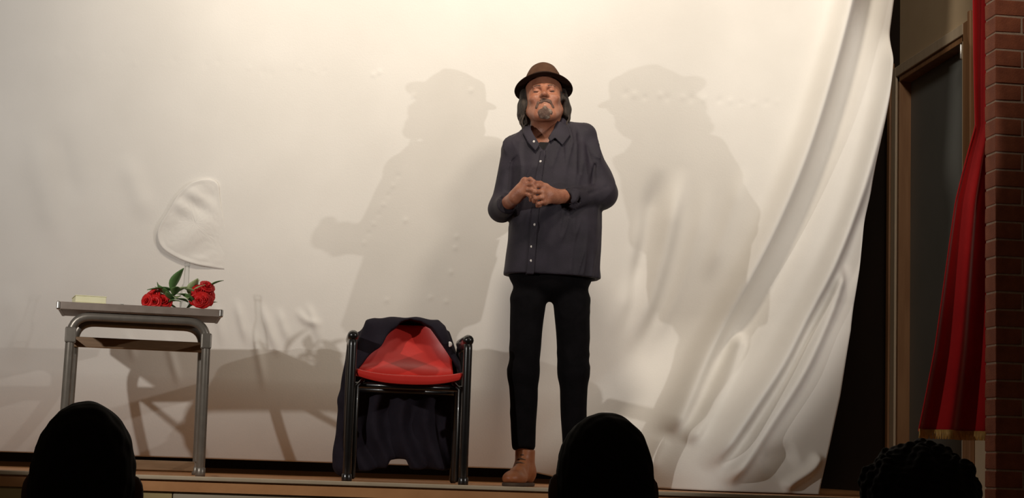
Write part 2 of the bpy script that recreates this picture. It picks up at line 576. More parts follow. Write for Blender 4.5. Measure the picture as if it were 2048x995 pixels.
J = 0.009
half = 0.117
for k in range(-n0, 24):
    z1 = pz - (0 - k) * pitch if False else pz + k * pitch
    z0 = z1 - pitch
    if z0 < 0.0:
        continue
    x = BX
    first = half if k % 2 == 0 else 2 * half + J
    w = first
    while x < BX + 1.0:
        brick(x, x + w, z0 + J / 2, z1 - J / 2)
        x += w + J
        w = 2 * half + J

# ================================================================== THE HUNG CLOTH
def smooth01(t):
    t = np.clip(t, 0, 1)
    return t * t * (3 - 2 * t)


edge_px = [(1788, 0), (1775, 100), (1757, 260), (1738, 400), (1718, 540), (1700, 660), (1680, 790), (1660, 890), (1640, 984)]


def base_y(x, zr):
    """Depth of the cloth before folds; zr = height above the stage."""
    lf = 7.77 + (0.23 + 0.12 * smooth01((x - 0.9) / 0.6)) * np.clip(2.0 - zr, -1.4, 2.0) + 0.16 * np.clip((0.45 - zr) / 0.45, 0, 1) ** 1.6
    rt = 7.72 + 0.06 * np.clip(2.0 - zr, -1.4, 1.2) - 0.28 * np.clip((0.9 - zr) / 0.9, 0, 1) ** 1.3
    k = smooth01((x - 1.0 - 0.62 * smooth01((zr - 0.05) / 0.8)) / 0.85)
    return lf + (rt - lf) * k


ez, ex = [], []
for (px, py) in edge_px:
    y = 7.9
    for _ in range(6):
        p = at(px, py, y)
        y = float(base_y(np.array([p[0]]), np.array([p[2] - S]))[0])
    ez.append(p[2] - S); ex.append(p[0])
ez.append(3.6); ex.append(ex[0] + 0.10)
o_ = np.argsort(ez)
ez, ex = np.array(ez)[o_], np.array(ex)[o_]
NU, NV = 640, 440
XL, TOP = -2.7, 3.3
uu = np.linspace(0, 1, NU)[:, None]
hem = 0.006 + 0.062 * (1 - smooth01((XL + (ex[0] - XL) * uu - 0.95) / 0.5))      # clear of the boards on the left
zr = hem + (TOP - hem) * np.linspace(0, 1, NV)[None, :]
xr = np.interp(zr, ez, ex)
X0 = XL + (xr - XL) * uu
Y0 = base_y(X0, zr)


def ridge(px_line, width, height, fade=0.12, power=2.0):
    """A fold along a line: height towards the hall, gaussian across."""
    pts = []
    for (px, py) in px_line:
        y = 7.9
        for _ in range(4):
            p = at(px, py, y)
            y = float(base_y(np.array([p[0]]), np.array([p[2] - S]))[0])
        pts.append((p[0], p[2] - S))
    pts = np.array(smooth_path(pts, 4))
    L = np.concatenate([[0], np.cumsum(np.linalg.norm(np.diff(pts, axis=0), axis=1))])
    best = np.full(X0.shape, 1e9); along = np.zeros(X0.shape)
    x0, x1 = pts[:, 0].min() - 4 * width, pts[:, 0].max() + 4 * width
    for i in range(len(pts) - 1):
        a, b = pts[i], pts[i + 1]
        e = b - a
        t = np.clip(((X0 - a[0]) * e[0] + (zr - a[1]) * e[1]) / (e @ e + 1e-12), 0, 1)
        d = np.hypot(X0 - a[0] - e[0] * t, zr - a[1] - e[1] * t)
        m = d < best
        best = np.where(m, d, best)
        along = np.where(m, L[i] + t * (L[i + 1] - L[i]), along)
    fd = np.clip(along / (fade * L[-1]), 0, 1) * np.clip((L[-1] - along) / (fade * L[-1]), 0, 1)
    return 1.35 * height * np.exp(-(best / width) ** power) * smooth01(fd)


disp = np.zeros(X0.shape)
# the long diagonal folds on the right
disp += ridge([(1720, -160), (1690, 0), (1645, 170), (1592, 330), (1522, 490), (1440, 640), (1372, 780), (1325, 880)], 0.045, 0.090, 0.05)
disp -= ridge([(1755, -160), (1735, 0), (1698, 170), (1650, 330), (1590, 490), (1510, 640), (1440, 770), (1380, 880)], 0.055, 0.035, 0.06)
disp += ridge([(1790, 60), (1762, 200), (1712, 380), (1650, 540), (1568, 700), (1500, 810), (1440, 900), (1400, 940)], 0.040, 0.085, 0.08)
disp -= ridge([(1745, 380), (1690, 540), (1610, 700), (1540, 830), (1470, 930)], 0.045, 0.03)
disp += ridge([(1690, 520), (1655, 620), (1600, 740), (1540, 840), (1480, 930), (1440, 970)], 0.034, 0.072, 0.10)
disp += ridge([(1490, 660), (1460, 740), (1420, 820), (1370, 890)], 0.028, 0.048)
disp += ridge([(1642, 905), (1625, 935), (1590, 960), (1565, 978)], 0.022, 0.035, 0.15)
disp -= ridge([(1600, 905), (1560, 915), (1520, 930)], 0.05, 0.03, 0.3)
disp += ridge([(1365, 330), (1345, 420), (1325, 510), (1295, 610), (1255, 710)], 0.042, 0.034, 0.3)
disp -= ridge([(1325, 330), (1300, 420), (1280, 510), (1250, 610)], 0.045, 0.022, 0.3)
disp += ridge([(1290, 400), (1275, 480), (1250, 590), (1225, 690)], 0.035, 0.014, 0.3)
disp += ridge([(1420, 350), (1395, 470), (1350, 600), (1290, 720)], 0.035, 0.012, 0.3)
disp += ridge([(1490, 330), (1455, 450), (1410, 570)], 0.035, 0.014, 0.3)
disp += ridge([(1335, 860), (1310, 910), (1290, 950)], 0.03, 0.02, 0.3)
# soft slack folds on the left
disp += ridge([(60, 230), (75, 320), (100, 420), (130, 520)], 0.06, 0.011, 0.35)
disp -= ridge([(110, 240), (130, 330), (150, 420)], 0.05, 0.008, 0.35)
disp += ridge([(250, 300), (270, 370), (300, 450)], 0.05, 0.008, 0.35)
disp += ridge([(15, 560), (35, 640), (20, 740)], 0.06, 0.008, 0.35)
# creases around the desk and the chair
for (a, b, c, hgt) in [((470, 590), (482, 640), (498, 700), 0.014), ((520, 600), (540, 660), (560, 720), 0.016), ((556, 610), (566, 650), (580, 690), 0.012),
                       ((500, 640), (520, 720), (530, 790), 0.014), ((610, 600), (628, 640), (640, 690), 0.012), ((590, 612), (612, 640), (650, 650), 0.012),
                       ((430, 600), (440, 650), (445, 700), 0.010), ((330, 660), (345, 720), (362, 780), 0.010), ((250, 655), (262, 690), (270, 730), 0.008)]:
    disp += ridge([a, b, c], 0.018, hgt * 0.6, 0.4)
# rows of little puckers
def pucker(px, py, r, hgt):
    y = 7.91
    p = at(px, py, y)
    q = ((X0 - p[0]) ** 2 + ((zr - (p[2] - S)) * 0.8) ** 2) / r ** 2
    return 0.55 * hgt * np.exp(-q)


for k in range(26):
    disp += pucker(8 + 27 * k + rng.uniform(-8, 8), 108 + 0.07 * 27 * k + rng.uniform(-10, 12), rng.uniform(0.008, 0.014), rng.uniform(-0.0025, 0.003))
for k in range(14):
    disp += pucker(1240 + 23 * k + rng.uniform(-5, 5), 196 + 0.07 * 23 * k + rng.uniform(-4, 4), rng.uniform(0.009, 0.014), rng.uniform(0.0025, 0.0045) * (1 if k % 2 else -1))
for k in range(8):
    disp += pucker(796 - 9.5 * k, 352 + 18.5 * k, 0.008, 0.0035 if k % 2 else -0.003)
for (px, py) in [(745, 160), (757, 155), (824, 200), (938, 190), (812, 438), (915, 470), (913, 492), (776, 595), (897, 598), (865, 590), (905, 540), (435, 370)]:
    disp += pucker(px, py, 0.009, 0.0045)
QN = np.stack([X0.ravel(), np.zeros(X0.size), zr.ravel()], 1)
disp += (wob(QN * np.array([1, 1, 0.45]), 3, 3.2) * 0.010 + wob(QN, 5, 9) * 0.0025).reshape(X0.shape)
Yc = Y0 - disp
Zc = zr + S
cloth_pts = np.stack([X0, Yc, Zc], -1)
V, F = sheet_solid(cloth_pts, 0.003)
cloth_org = np.array((0.0, 7.9, S))
cl = from_arrays('backdrop_cloth', V - cloth_org, F, 'cloth', None, True)
cl.location = cloth_org
tag(cl, 'large white cloth hung as a backdrop behind the man, sweeping in folds', 'backdrop')

# a sewn-on flap of cloth above the desk
flap_px = [(402, 357), (378, 366), (352, 392), (332, 424), (316, 448), (312, 468), (320, 490), (345, 508), (375, 520), (410, 528), (462, 531),
           (458, 490), (448, 440), (440, 400), (436, 366), (420, 356)]
fp = np.array([(p[0], p[2]) for p in (at(a, b, 7.9) for a, b in flap_px)])
fc = fp.mean(0)
NR, NA = 22, 96
ang = np.linspace(0, 1, NA, endpoint=False)
loop = np.array(smooth_path(list(map(tuple, np.vstack([fp, fp[:1]]))), 6))[:-1]
Ls = np.concatenate([[0], np.cumsum(np.linalg.norm(np.diff(np.vstack([loop, loop[:1]]), axis=0), axis=1))])
lx = np.interp(ang * Ls[-1], Ls, np.append(loop[:, 0], loop[0, 0]))
lz = np.interp(ang * Ls[-1], Ls, np.append(loop[:, 1], loop[0, 1]))
ca = cl.location


def cloth_depth(x, z):
    """Front depth of the built cloth at (x, z) by nearest grid vertex."""
    j = np.clip(np.round((z - S - 0.068) / (TOP - 0.068) * (NV - 1)).astype(int), 0, NV - 1)
    xrj = np.interp(z - S, ez, ex)
    i = np.clip(np.round((x - XL) / (xrj - XL) * (NU - 1)).astype(int), 0, NU - 1)
    return Yc[i, j]


VV, FF = [], []
for side in (0, 1):
    for r in range(NR + 1):
        t = r / NR
        X = fc[0] + (lx - fc[0]) * t
        Z = fc[1] + (lz - fc[1]) * t
        Yb = cloth_depth(X, Z)
        open_w = smooth01(np.clip((fp[:, 0].max() - X) / 0.20, 0, 1))      # the right side runs into the cloth
        crease = 0.006 * np.sin(38 * (X - fc[0]) + 60 * (Z - fc[1])) * np.exp(-((Z - fc[1] - 0.10) / 0.07) ** 2) \
            + 0.007 * np.exp(-((Z - fp[:, 1].min() - 0.035) / 0.014) ** 2) * (0.5 + 0.5 * np.sin(55 * X)) \
            + 0.005 * np.sin(24 * (X - fc[0]) - 30 * (Z - fc[1]))
        lift = 0.0035 * open_w - 0.002 * (1 - open_w) + open_w * (0.009 + crease * (1 - t ** 6)) + 0.004 * (t > 0.93) * open_w
        Y = Yb - lift + (0.004 if side else 0)
        VV += list(np.stack([X, Y, Z], 1))
n1 = (NR + 1) * NA
for r in range(NR):
    for k in range(NA):
        a, b = r * NA + k, r * NA + (k + 1) % NA
        FF.append([a, b, b + NA, a + NA]); FF.append([n1 + a + NA, n1 + b + NA, n1 + b, n1 + a])
for k in range(NA):
    a, b = NR * NA + k, NR * NA + (k + 1) % NA
    FF.append([a, b, n1 + b, n1 + a])
fl = from_arrays('patch', np.array(VV) - cloth_org, FF, 'cloth', cl, True)
fl['label'] = 'rounded loose flap of the same cloth'

# ================================================================== RED CURTAIN
left_px = [(1836, 862), (1868, 700), (1893, 540), (1915, 400), (1938, 310), (1955, 250), (1950, 110), (1947, 0)]
CY = 7.38
lp = np.array([at(a, b, CY)[[0, 2]] for a, b in left_px])
zb = lp[0, 1]
NUc, NVc = 90, 90
v = np.linspace(0, 1, NVc)
zc = zb + v * (S + 3.1 - zb)
xl = np.interp(zc, lp[:, 1], lp[:, 0])
u = np.linspace(0, 1, NUc)[:, None]
Xc = xl[None] + (3.165 - xl[None]) * u
ph = u * 5.2 * math.pi + 0.4 * np.sin(3 * zc)[None]
amp = 0.028 + 0.02 * (1 - v)[None]
Yq = CY + amp * np.sin(ph) + 0.18 * u * 0.4
Pc = np.stack([Xc, Yq, np.broadcast_to(zc[None], Xc.shape)], -1)
V, F = sheet_solid(Pc, 0.006)
corg = np.array((3.0, CY, S))
cu = thing('stage_curtain', 'drawn red stage curtain with gold fringe beside the brick wall', 'curtain', corg)
from_arrays('drape', V - corg, F, 'velvet', cu, True)
VV, FF = [], []
for k in range(150):
    t = k / 149
    i = min(int(t * (NUc - 1)), NUc - 2)
    p = Pc[i, 0] + (Pc[i + 1, 0] - Pc[i, 0]) * (t * (NUc - 1) - i)
    a, b = tube_arrays([p + (0, -0.004, 0.012), p + (random.uniform(-.002, .002), -0.005, -0.010), p + (random.uniform(-.003, .003), -0.003, -0.030)],
                       [0.0035, 0.003, 0.0025], 5, False)
    n = len(VV)
    VV += a; FF += [[n + q for q in f] for f in b]
fr = from_arrays('fringe', np.array(VV) - corg, FF, 'gold', cu, True)
fr['kind'] = 'stuff'
fr['label'] = 'gold fringe'

# ================================================================== DESK
tc = at(280, 640, 7.20)
TRZ = math.radians(5.5)
TX, TY = float(tc[0]), 7.20
TZ = float(at(280, 611, 7.20)[2] - S)          # top of the board above the stage
desk = thing('school_desk', 'grey tubular school desk with flowers and a bottle on it', 'desk', (TX, TY, S), TRZ)
TW, TD = 0.672, 0.43
box('desk_top', (-TW / 2 + 0.01, 0.0, TZ - 0.026), (TW / 2 - 0.01, TD, TZ), 'desk_top', desk, 0.003)
box('edge_strip', (-TW / 2 + 0.012, -0.008, TZ - 0.030), (TW / 2 - 0.012, 0.0, TZ + 0.001), 'desk_edge', desk, 0.002)
for sx in (-1, 1):
    x0, x1 = sorted((sx * (TW / 2 - 0.014), sx * (TW / 2 + 0.004)))
    e = box('end_cap', (x0, -0.010, TZ - 0.032), (x1, 0.012, TZ + 0.003), 'steel', desk, 0.006, 3)
    e['label'] = 'bright metal corner cap'
    box('end_strip', (sorted((sx * (TW / 2 - 0.012), sx * TW / 2))[0], 0.012, TZ - 0.028), (sorted((sx * (TW / 2 - 0.012), sx * TW / 2))[1], TD, TZ + 0.001), 'desk_edge', desk, 0.002)
LW = 0.277
TR = 0.0185
for yy, s in ((0.03, 1.0), (0.395, 0.985)):
    path = round_corners([(-LW * s - 0.006, yy, 0.014), (-LW * s, yy, TZ - 0.052), (LW * s, yy, TZ - 0.052), (LW * s + 0.006, yy, 0.014)], 0.085, 8)
    tube('leg_frame', path, TR, 'desk_tube', desk, 14)
    for sx in (-1, 1):
        lathe('foot_cap', [(0.0, 0.0), (0.020, 0.0), (0.021, 0.012), (0.0205, 0.035), (0.018, 0.037)], 'chair_black' if False else 'desk_tube', desk, 14,
              loc=(sx * (LW * s + 0.006), yy, 0.0))
box('crossbar', (-LW, 0.365, TZ - 0.163), (LW, 0.378, TZ - 0.118), 'desk_bar', desk, 0.004)['label'] = 'flat brown crossbar'
box('crossbar', (-LW, 0.380, 0.015), (LW, 0.393, 0.058), 'desk_bar', desk, 0.004)
for sx in (-1, 1):
    tube('side_rail', [(sx * LW, 0.04, TZ - 0.135), (sx * LW, 0.39, TZ - 0.135)], 0.011, 'desk_tube', desk, 10, False)
    tube('side_rail', [(sx * (LW + 0.003), 0.04, 0.06), (sx * (LW + 0.003), 0.39, 0.06)], 0.011, 'desk_tube', desk, 10, False)
    box('bracket', (sx * LW - 0.022, 0.008, TZ - 0.165), (sx * LW + 0.022, 0.052, TZ - 0.10), 'desk_tube', desk, 0.006)


def on_desk(px, py, back):
    """World point on the desk top under a pixel column, BACK metres behind the front edge."""
    c, s_ = math.cos(TRZ), math.sin(TRZ)
    y = TY + back
    for _ in range(4):
        p = at(px, py, y)
        lx_ = (p[0] - TX) * c + (y - TY) * s_
        y = TY + lx_ * s_ + back * c
    return np.array([p[0], y, S + TZ])


# ---- cream booklet and loose paper
p = on_desk(178, 600, 0.10)
bk = thing('booklet', 'cream booklet lying on the desk at the end away from the chair', 'book', p + (0, 0, 0.001), TRZ + 0.12)
for k, (w, d, z0, z1, mt) in enumerate([(0.064, 0.09, 0.0, 0.003, 'paper'), (0.062, 0.088, 0.0035, 0.028, 'paper'), (0.064, 0.09, 0.0285, 0.032, 'paper')]):
    box(['cover', 'pages', 'cover'][k], (-w, -d, z0), (w, d, z1), mt, bk, 0.001, 1)
p = on_desk(262, 606, 0.10)
sh = from_arrays('paper_sheet', *sheet_solid(np.stack(np.broadcast_arrays(np.linspace(-0.05, 0.05, 9)[:, None], np.linspace(-0.06, 0.06, 9)[None], 0.002 + 0.006 * np.abs(np.linspace(-1, 1, 9))[:, None] ** 3), -1).astype(float), -0.0008), 'paper_white', None, True)
sh.location = p + (0, 0, 0.0)
sh.rotation_euler = (0, 0, 0.3)
tag(sh, 'small white sheet of paper on the desk between booklet and flowers', 'paper')

# ---- bottle
p = on_desk(371, 590, 0.30)
bt = thing('water_bottle', 'clear plastic water bottle standing behind the red flowers', 'bottle', p)
bh = float(at(371, 529, p[1])[2] - p[2])
prof = [(0.0, 0.001), (0.021, 0.001), (0.0245, 0.006), (0.0245, 0.03), (0.0230, 0.034), (0.0245, 0.038), (0.0245, 0.062), (0.0230, 0.066), (0.0245, 0.070), (0.0240, 0.095), (0.019, 0.120), (0.0125, 0.135), (0.0115, bh - 0.004)]
lathe('bottle_body', prof, 'clear', bt, 32)
lathe('cap', [(0.0, bh + 0.012), (0.013, bh + 0.011), (0.0135, bh + 0.008), (0.0135, bh - 0.006), (0.0122, bh - 0.007)][::-1], 'clear', bt, 20)
lathe('water', [(0.0, 0.004), (0.0220, 0.006), (0.0222, 0.055), (0.0, 0.055)], 'clear', bt, 28)

# ---- flowers
def petal(a, tilt, r, w, hgt, curl, n=5):
    """One petal as a little curved sheet around the flower's axis (z)."""
    s = np.linspace(-1, 1, n)[:, None]
    t = np.linspace(0, 1, n)[None, :]
    wid = w * np.sin(np.clip(0.25 + 0.75 * t, 0, 1) * math.pi * 0.62)
    ang_ = a + s * wid
    rad = r * (0.35 + 0.65 * t ** 0.7) * (1 + tilt * t ** 2) + 0.0 * s
    z = hgt * (t - 0.15 * s ** 2 * t) - curl * t ** 3
    return np.stack([rad * np.cos(ang_), rad * np.sin(ang_), z + 0 * s], -1)


def flower_mesh(seed):
    r_ = random.Random(seed)
    VV, FF = [], []
    for ring, (cnt, rad, tilt, hg, curl) in enumerate([(3, 0.010, 0.0, 0.030, 0.0), (4, 0.016, 0.25, 0.031, 0.003), (5, 0.021, 0.6, 0.029, 0.008), (5, 0.023, 1.0, 0.024, 0.014)]):
        for k in range(cnt):
            P_ = petal(2 * math.pi * (k + 0.37 * ring + r_.uniform(-.1, .1)) / cnt, tilt * r_.uniform(.8, 1.2), rad, 1.0, hg * r_.uniform(.9, 1.1), curl)
            V_, F_ = sheet_solid(P_, 0.0012)
            n = len(VV)
            VV += list(V_); FF += [[int(q) + n for q in f] for f in F_]
    me = bpy.data.meshes.new('flower_head')
    me.from_pydata([tuple(map(float, q)) for q in VV], [], FF)
    me.update()
    me.materials.append(M['rose'])
    me.polygons.foreach_set('use_smooth', np.ones(len(me.polygons), dtype=bool))
    return me


fmesh = [flower_mesh(k) for k in range(3)]


def leaf_mesh(L, W, bend, material):
    t = np.linspace(0, 1, 9)[:, None]
    s = np.linspace(-1, 1, 5)[None, :]
    wid = W * np.sin(np.clip(t, 0.02, 0.98) ** 0.8 * math.pi) ** 0.9
    P_ = np.stack([t * L + 0 * s, s * wid + 0 * t, bend * t ** 2 * L + 0.35 * np.abs(s) * wid], -1)
    V_, F_ = sheet_solid(P_, 0.0012)
    me = bpy.data.meshes.new('leaf')
    me.from_pydata([tuple(map(float, q)) for q in V_], [], [list(map(int, f)) for f in F_])
    me.update()
    me.materials.append(M[material])
    me.polygons.foreach_set('use_smooth', np.ones(len(me.polygons), dtype=bool))
    return me


lmesh = [leaf_mesh(0.062, 0.014, -0.25, 'leaf'), leaf_mesh(0.052, 0.015, 0.2, 'leaf'), leaf_mesh(0.05, 0.016, -0.1, 'leaf_pale')]


def child_obj(name, me, parent, loc, direction, up=None):
    o = bpy.data.objects.new(name, me)
    COL.objects.link(o)
    o.parent = parent
    o.location = loc
    d = Vector(direction).normalized()
    o.rotation_euler = d.to_track_quat('Z' if name == 'flower_head' else 'X', 'Y' if name == 'flower_head' else 'Z').to_euler()
    return o


def bouquet(name, label, px0, back, heads, leaves, stem_to):
    base = on_desk(px0, 612, back)
    base = base + (0, 0, 0.004)
    b = thing(name, label, 'flowers', base)
    for i, (px, py, dy, dirn, sc) in enumerate(heads):
        q = at(px, py, base[1] + dy) - base
        o = child_obj('flower_head', fmesh[i % 3], b, q, dirn)
        o.scale = (sc * 1.15,) * 3
        e = at(*stem_to, base[1] + 0.02) - base
        e[2] = 0.004
        tube('stem', smooth_path([q, (q + e) / 2 + (0, 0, 0.006), e], 4), 0.0024, 'stem', b, 6)
    for i, (px, py, dy, dirn, kind, sc) in enumerate(leaves):
        q = at(px, py, base[1] + dy) - base
        o = child_obj('leaf', lmesh[kind], b, q, dirn)
        o.scale = (sc * 1.2,) * 3
    return b


bouquet('flower_bunch', 'bunch of red flowers lying nearest the middle of the desk', 330, 0.07,
        [(307, 592, 0.0, (-0.5, -1, 0.55), 0.62), (296, 602, -0.02, (-0.9, -1, 0.2), 0.58), (310, 604, -0.03, (-0.2, -1, 0.2), 0.6), (328, 604, -0.02, (0.2, -1, 0.35), 0.62), (318, 598, 0.02, (-0.3, -0.8, 0.8), 0.55)],
        [(346, 582, 0.0, (-1, -0.5, 0.25), 0, 1.5), (343, 580, 0.02, (0.30, -0.3, 1), 0, 1.5), (340, 592, 0.0, (-0.9, -0.8, 0.5), 1, 1.2), (330, 588, 0.01, (-0.4, -0.9, 0.5), 2, 1.0),
         (352, 592, -0.02, (0.1, -0.9, -0.12), 2, 1.0), (345, 600, -0.03, (-0.4, -1, 0.3), 1, 1.1), (330, 588, 0.03, (-0.9, 0.1, 0.8), 2, 0.9), (348, 590, -0.01, (0.2, -0.9, 0.6), 0, 1.2),
         (352, 585, 0.0, (0.8, -0.5, 0.5), 2, 1.1), (322, 592, 0.05, (-0.5, 0.1, 0.9), 1, 1.0), (338, 604, -0.03, (0.8, -0.7, 0.3), 0, 0.9)], (352, 606))
bouquet('flower_bunch', 'bunch of red flowers lying at the desk corner in front of the bottle', 395, 0.07,
        [(412, 575, 0.0, (0.5, -0.8, 0.9), 0.66), (400, 585, -0.01, (0.1, -1, 0.6), 0.66), (414, 590, 0.0, (0.6, -1, 0.4), 0.66), (392, 598, -0.02, (-0.2, -1, 0.2), 0.62),
         (405, 600, -0.03, (0.2, -1, 0.1), 0.66), (398, 602, -0.04, (0.0, -1, 0.0), 0.5), (412, 601, -0.02, (0.5, -1, 0.1), 0.55)],
        [(390, 588, 0.0, (-0.8, -0.6, 0.45), 2, 1.15), (380, 590, 0.02, (0.35, -0.4, 1), 2, 1.4), (418, 574, 0.02, (0.9, -0.1, 0.8), 0, 0.9), (388, 590, 0.01, (0.6, -0.4, 0.7), 2, 1.2),
         (384, 598, -0.02, (-0.8, -0.8, 0.5), 0, 1.15), (376, 604, -0.03, (-0.9, -0.7, 0.4), 0, 1.0), (386, 605, -0.03, (-0.7, -1, 0.5), 1, 1.0), (372, 592, -0.02, (0.2, -0.9, -0.15), 2, 0.9),
         (390, 582, 0.04, (0.2, 0.1, 1), 2, 0.9), (423, 606, 0.01, (0.9, -0.5, 0.3), 2, 0.5)], (374, 606))

# ================================================================== CHAIR WITH A COAT
CYF = 7.19                                    # front legs
ca_, cb_ = at(703, 745, CYF), at(934, 752, CYF)
CX = (ca_[0] + cb_[0]) / 2
HW = (cb_[0] - ca_[0]) / 2
corg2 = np.array((CX, CYF, S))
ch = thing('armchair', 'black tubular armchair with a red moulded seat under a dark coat', 'chair', corg2)
ARM = float(at(703, 676, CYF)[2] - S)
for sx in (-1, 1):
    path = round_corners([(sx * HW, 0.0, 0.016), (sx * HW, 0.0, ARM), (sx * HW, 0.36, ARM + 0.005), (sx * (HW - 0.004), 0.44, 0.016)], 0.030, 7)
    tube('side_frame', path, 0.0185, 'chair_black', ch, 14)
    tube('armrest', [(sx * HW, 0.004, ARM + 0.012), (sx * HW, 0.33, ARM + 0.016)], 0.024, 'chair_black', ch, 14)
    tube('seat_support', [(sx * (HW - 0.026), 0.03, 0.02), (sx * (HW - 0.026), 0.03, 0.40), (sx * (HW - 0.05), 0.06, 0.425)], 0.010, 'chair_black', ch, 10)
    lathe('foot_cap', [(0.0, 0.0), (0.021, 0.0), (0.022, 0.01), (0.021, 0.03), (0.019, 0.032)], 'chair_black', ch, 12, loc=(sx * HW, 0, 0))
tube('crossbar', [(-HW, 0.05, 0.405), (HW, 0.05, 0.405)], 0.013, 'chair_black', ch, 10, False)
tube('crossbar', [(-HW, 0.42, 0.40), (HW, 0.42, 0.40)], 0.013, 'chair_black', ch, 10, False)
# red moulded shell: seat and back in one sweep
pr = np.array(smooth_path([(0.005, 0.425), (0.000, 0.443), (0.014, 0.455), (0.10, 0.447), (0.24, 0.440), (0.315, 0.452), (0.36, 0.50), (0.385, 0.57), (0.40, 0.63), (0.412, 0.68), (0.418, 0.695)], 5))
s = np.linspace(-1, 1, 41)[:, None]
vv = np.linspace(0, 1, len(pr))[None, :]
hw = np.interp(vv, [0, 0.1, 0.45, 0.6, 0.8, 1.0], [HW - 0.022, HW - 0.018, HW - 0.028, HW - 0.035, HW - 0.05, HW - 0.10])
yy = pr[:, 0][None] - 0.05 * np.abs(s) ** 2.5 * smooth01((vv - 0.5) / 0.3) + 0 * s
zz = pr[:, 1][None] + 0.018 * np.abs(s) ** 3 * (1 - smooth01((vv - 0.55) / 0.2)) - 0.012 * (1 - s ** 2) * smooth01((0.25 - vv) / 0.2) + 0 * s
xx = s * hw
V, F = sheet_solid(np.stack([xx, yy, zz], -1), 0.006)
from_arrays('seat_shell', V, F, 'seat_red', ch, True)['label'] = 'glossy red moulded seat and back'

# coat over the chair back
CB = CYF + 0.36


def cpoly(pts, Y):
    return [(q[0], q[2]) for q in (at(a, b, Y) for a, b in pts)]


hood = cpoly([(702, 742), (704, 700), (716, 662), (730, 637), (748, 630), (800, 629), (850, 632), (878, 635), (893, 650), (908, 690), (922, 722), (926, 748), (900, 780), (730, 780)], CB)
opening = cpoly([(714, 738), (735, 715), (762, 690), (784, 660), (800, 645), (822, 639), (842, 642), (862, 656), (880, 685), (900, 715), (918, 738), (924, 800), (705, 800)], CB - 0.02)
backp = cpoly([(712, 660), (900, 660), (921, 740), (922, 944), (846, 941), (818, 940), (810, 921), (782, 922), (774, 938), (736, 944), (690, 950), (672, 946), (674, 900), (682, 820), (694, 760)], CB + 0.12)


def coat_f(P):
    X, Y, Z = P[:, 0], P[:, 1], P[:, 2]
    fold = 0.006 * np.sin(55 * X + 9 * Z + 2 * np.sin(11 * Z)) + 0.004 * wob(P, 11, 22)
    h2 = d_poly(X, Z, hood)
    crown = 0.03 * np.clip(1 + h2 / 0.06, 0, 1) ** 2           # rounded over towards the outline
    front = CB - 0.06 + crown + 0.010 * np.sin(30 * X - 26 * Z)
    a = smax(h2 + 0.010, np.maximum(front - Y, Y - (CB + 0.16)), 0.03)
    op = np.maximum(d_poly(X, Z, opening), Y - (CB + 0.085))
    a = smax(a, -op, 0.008)
    b2 = d_poly(X, Z, backp)
    b = smax(b2 + 0.008, np.abs(Y - (CB + 0.125) - fold * 3) - 0.028, 0.02)
    p0, p1, p2 = at(704, 700, CB + 0.06), at(693, 800, CB + 0.09), at(684, 930, CB + 0.09)
    sl = smin(d_cap(P, p0, p1, 0.028, 0.036), d_cap(P, p1, p2, 0.036, 0.043), 0.03)
    return smin(smin(a, b, 0.03), sl, 0.03) + fold * 0.5


lo, hi = at(640, 970, CB), at(950, 610, CB)
sdf_ = mesh_sdf(coat_f, (lo[0], CB - 0.12, S + 0.004), (hi[0], CB + 0.26, hi[2]), 0.006, 1.6)
ct = thing('coat', 'long dark navy coat draped over the back of the red seat', 'coat', (CX, CB + 0.12, S))
from_arrays('coat_body', sdf_[0] - np.array((CX, CB + 0.12, S)), sdf_[1], 'coat', ct, True)


def march(f, px, py, y0, y1, n=200):
    ys = np.linspace(y0, y1, n)
    Q = np.array([at(px, py, y) for y in ys])
    d = f(Q)
    i = np.argmax(d < 0) if (d < 0).any() else n - 1
    return Q[max(i - 1, 0)]


def disc(name, c, r, t, material, parent, org, tilt=0.0):
    V, F = [], []
    for (rr, yy_) in ((0.0, -t), (r * 0.7, -t), (r, -t * 0.5), (r, t * 0.6)):
        for k in range(16):
            a = 2 * math.pi * k / 16
            V.append((rr * math.cos(a), yy_ + tilt * rr * math.sin(a), rr * math.sin(a)))
    for i in range(3):
        for k in range(16):
            F.append([i * 16 + k, i * 16 + (k + 1) % 16, (i + 1) * 16 + (k + 1) % 16, (i + 1) * 16 + k])
    o = from_arrays(name, V, F, material, parent, True)
    o.location = np.asarray(c) - np.asarray(org)
    return o


q = march(coat_f, 899, 688, CB - 0.1, CB + 0.1)
disc('badge', q, 0.0125, 0.004, 'badge', ct, (CX, CB + 0.12, S))['label'] = 'round white badge'

# ================================================================== THE MAN
YM = 7.38


def W(px, py, dy=0.0):
    return at(px, py, YM + dy)


MO = np.array([float(W(1097, 965)[0]), YM, S])
man = thing('person', 'man in hat, dark shirt and black trousers standing on the stage, hands together', 'person', MO)

# head frame: x to the viewer's right, y away, z up
HC = W(1088, 196, -0.02)
HS = 1.07
HR = np.array(Matrix.Rotation(math.radians(-8), 3, 'Z') @ Matrix.Rotation(math.radians(-9), 3, 'X') @ Matrix.Rotation(math.radians(-4), 3, 'Y'))


def to_head(P):
    return ((P - HC) @ HR) / HS


def from_head(Q):
    return (np.asarray(Q, float) * HS) @ HR.T + HC


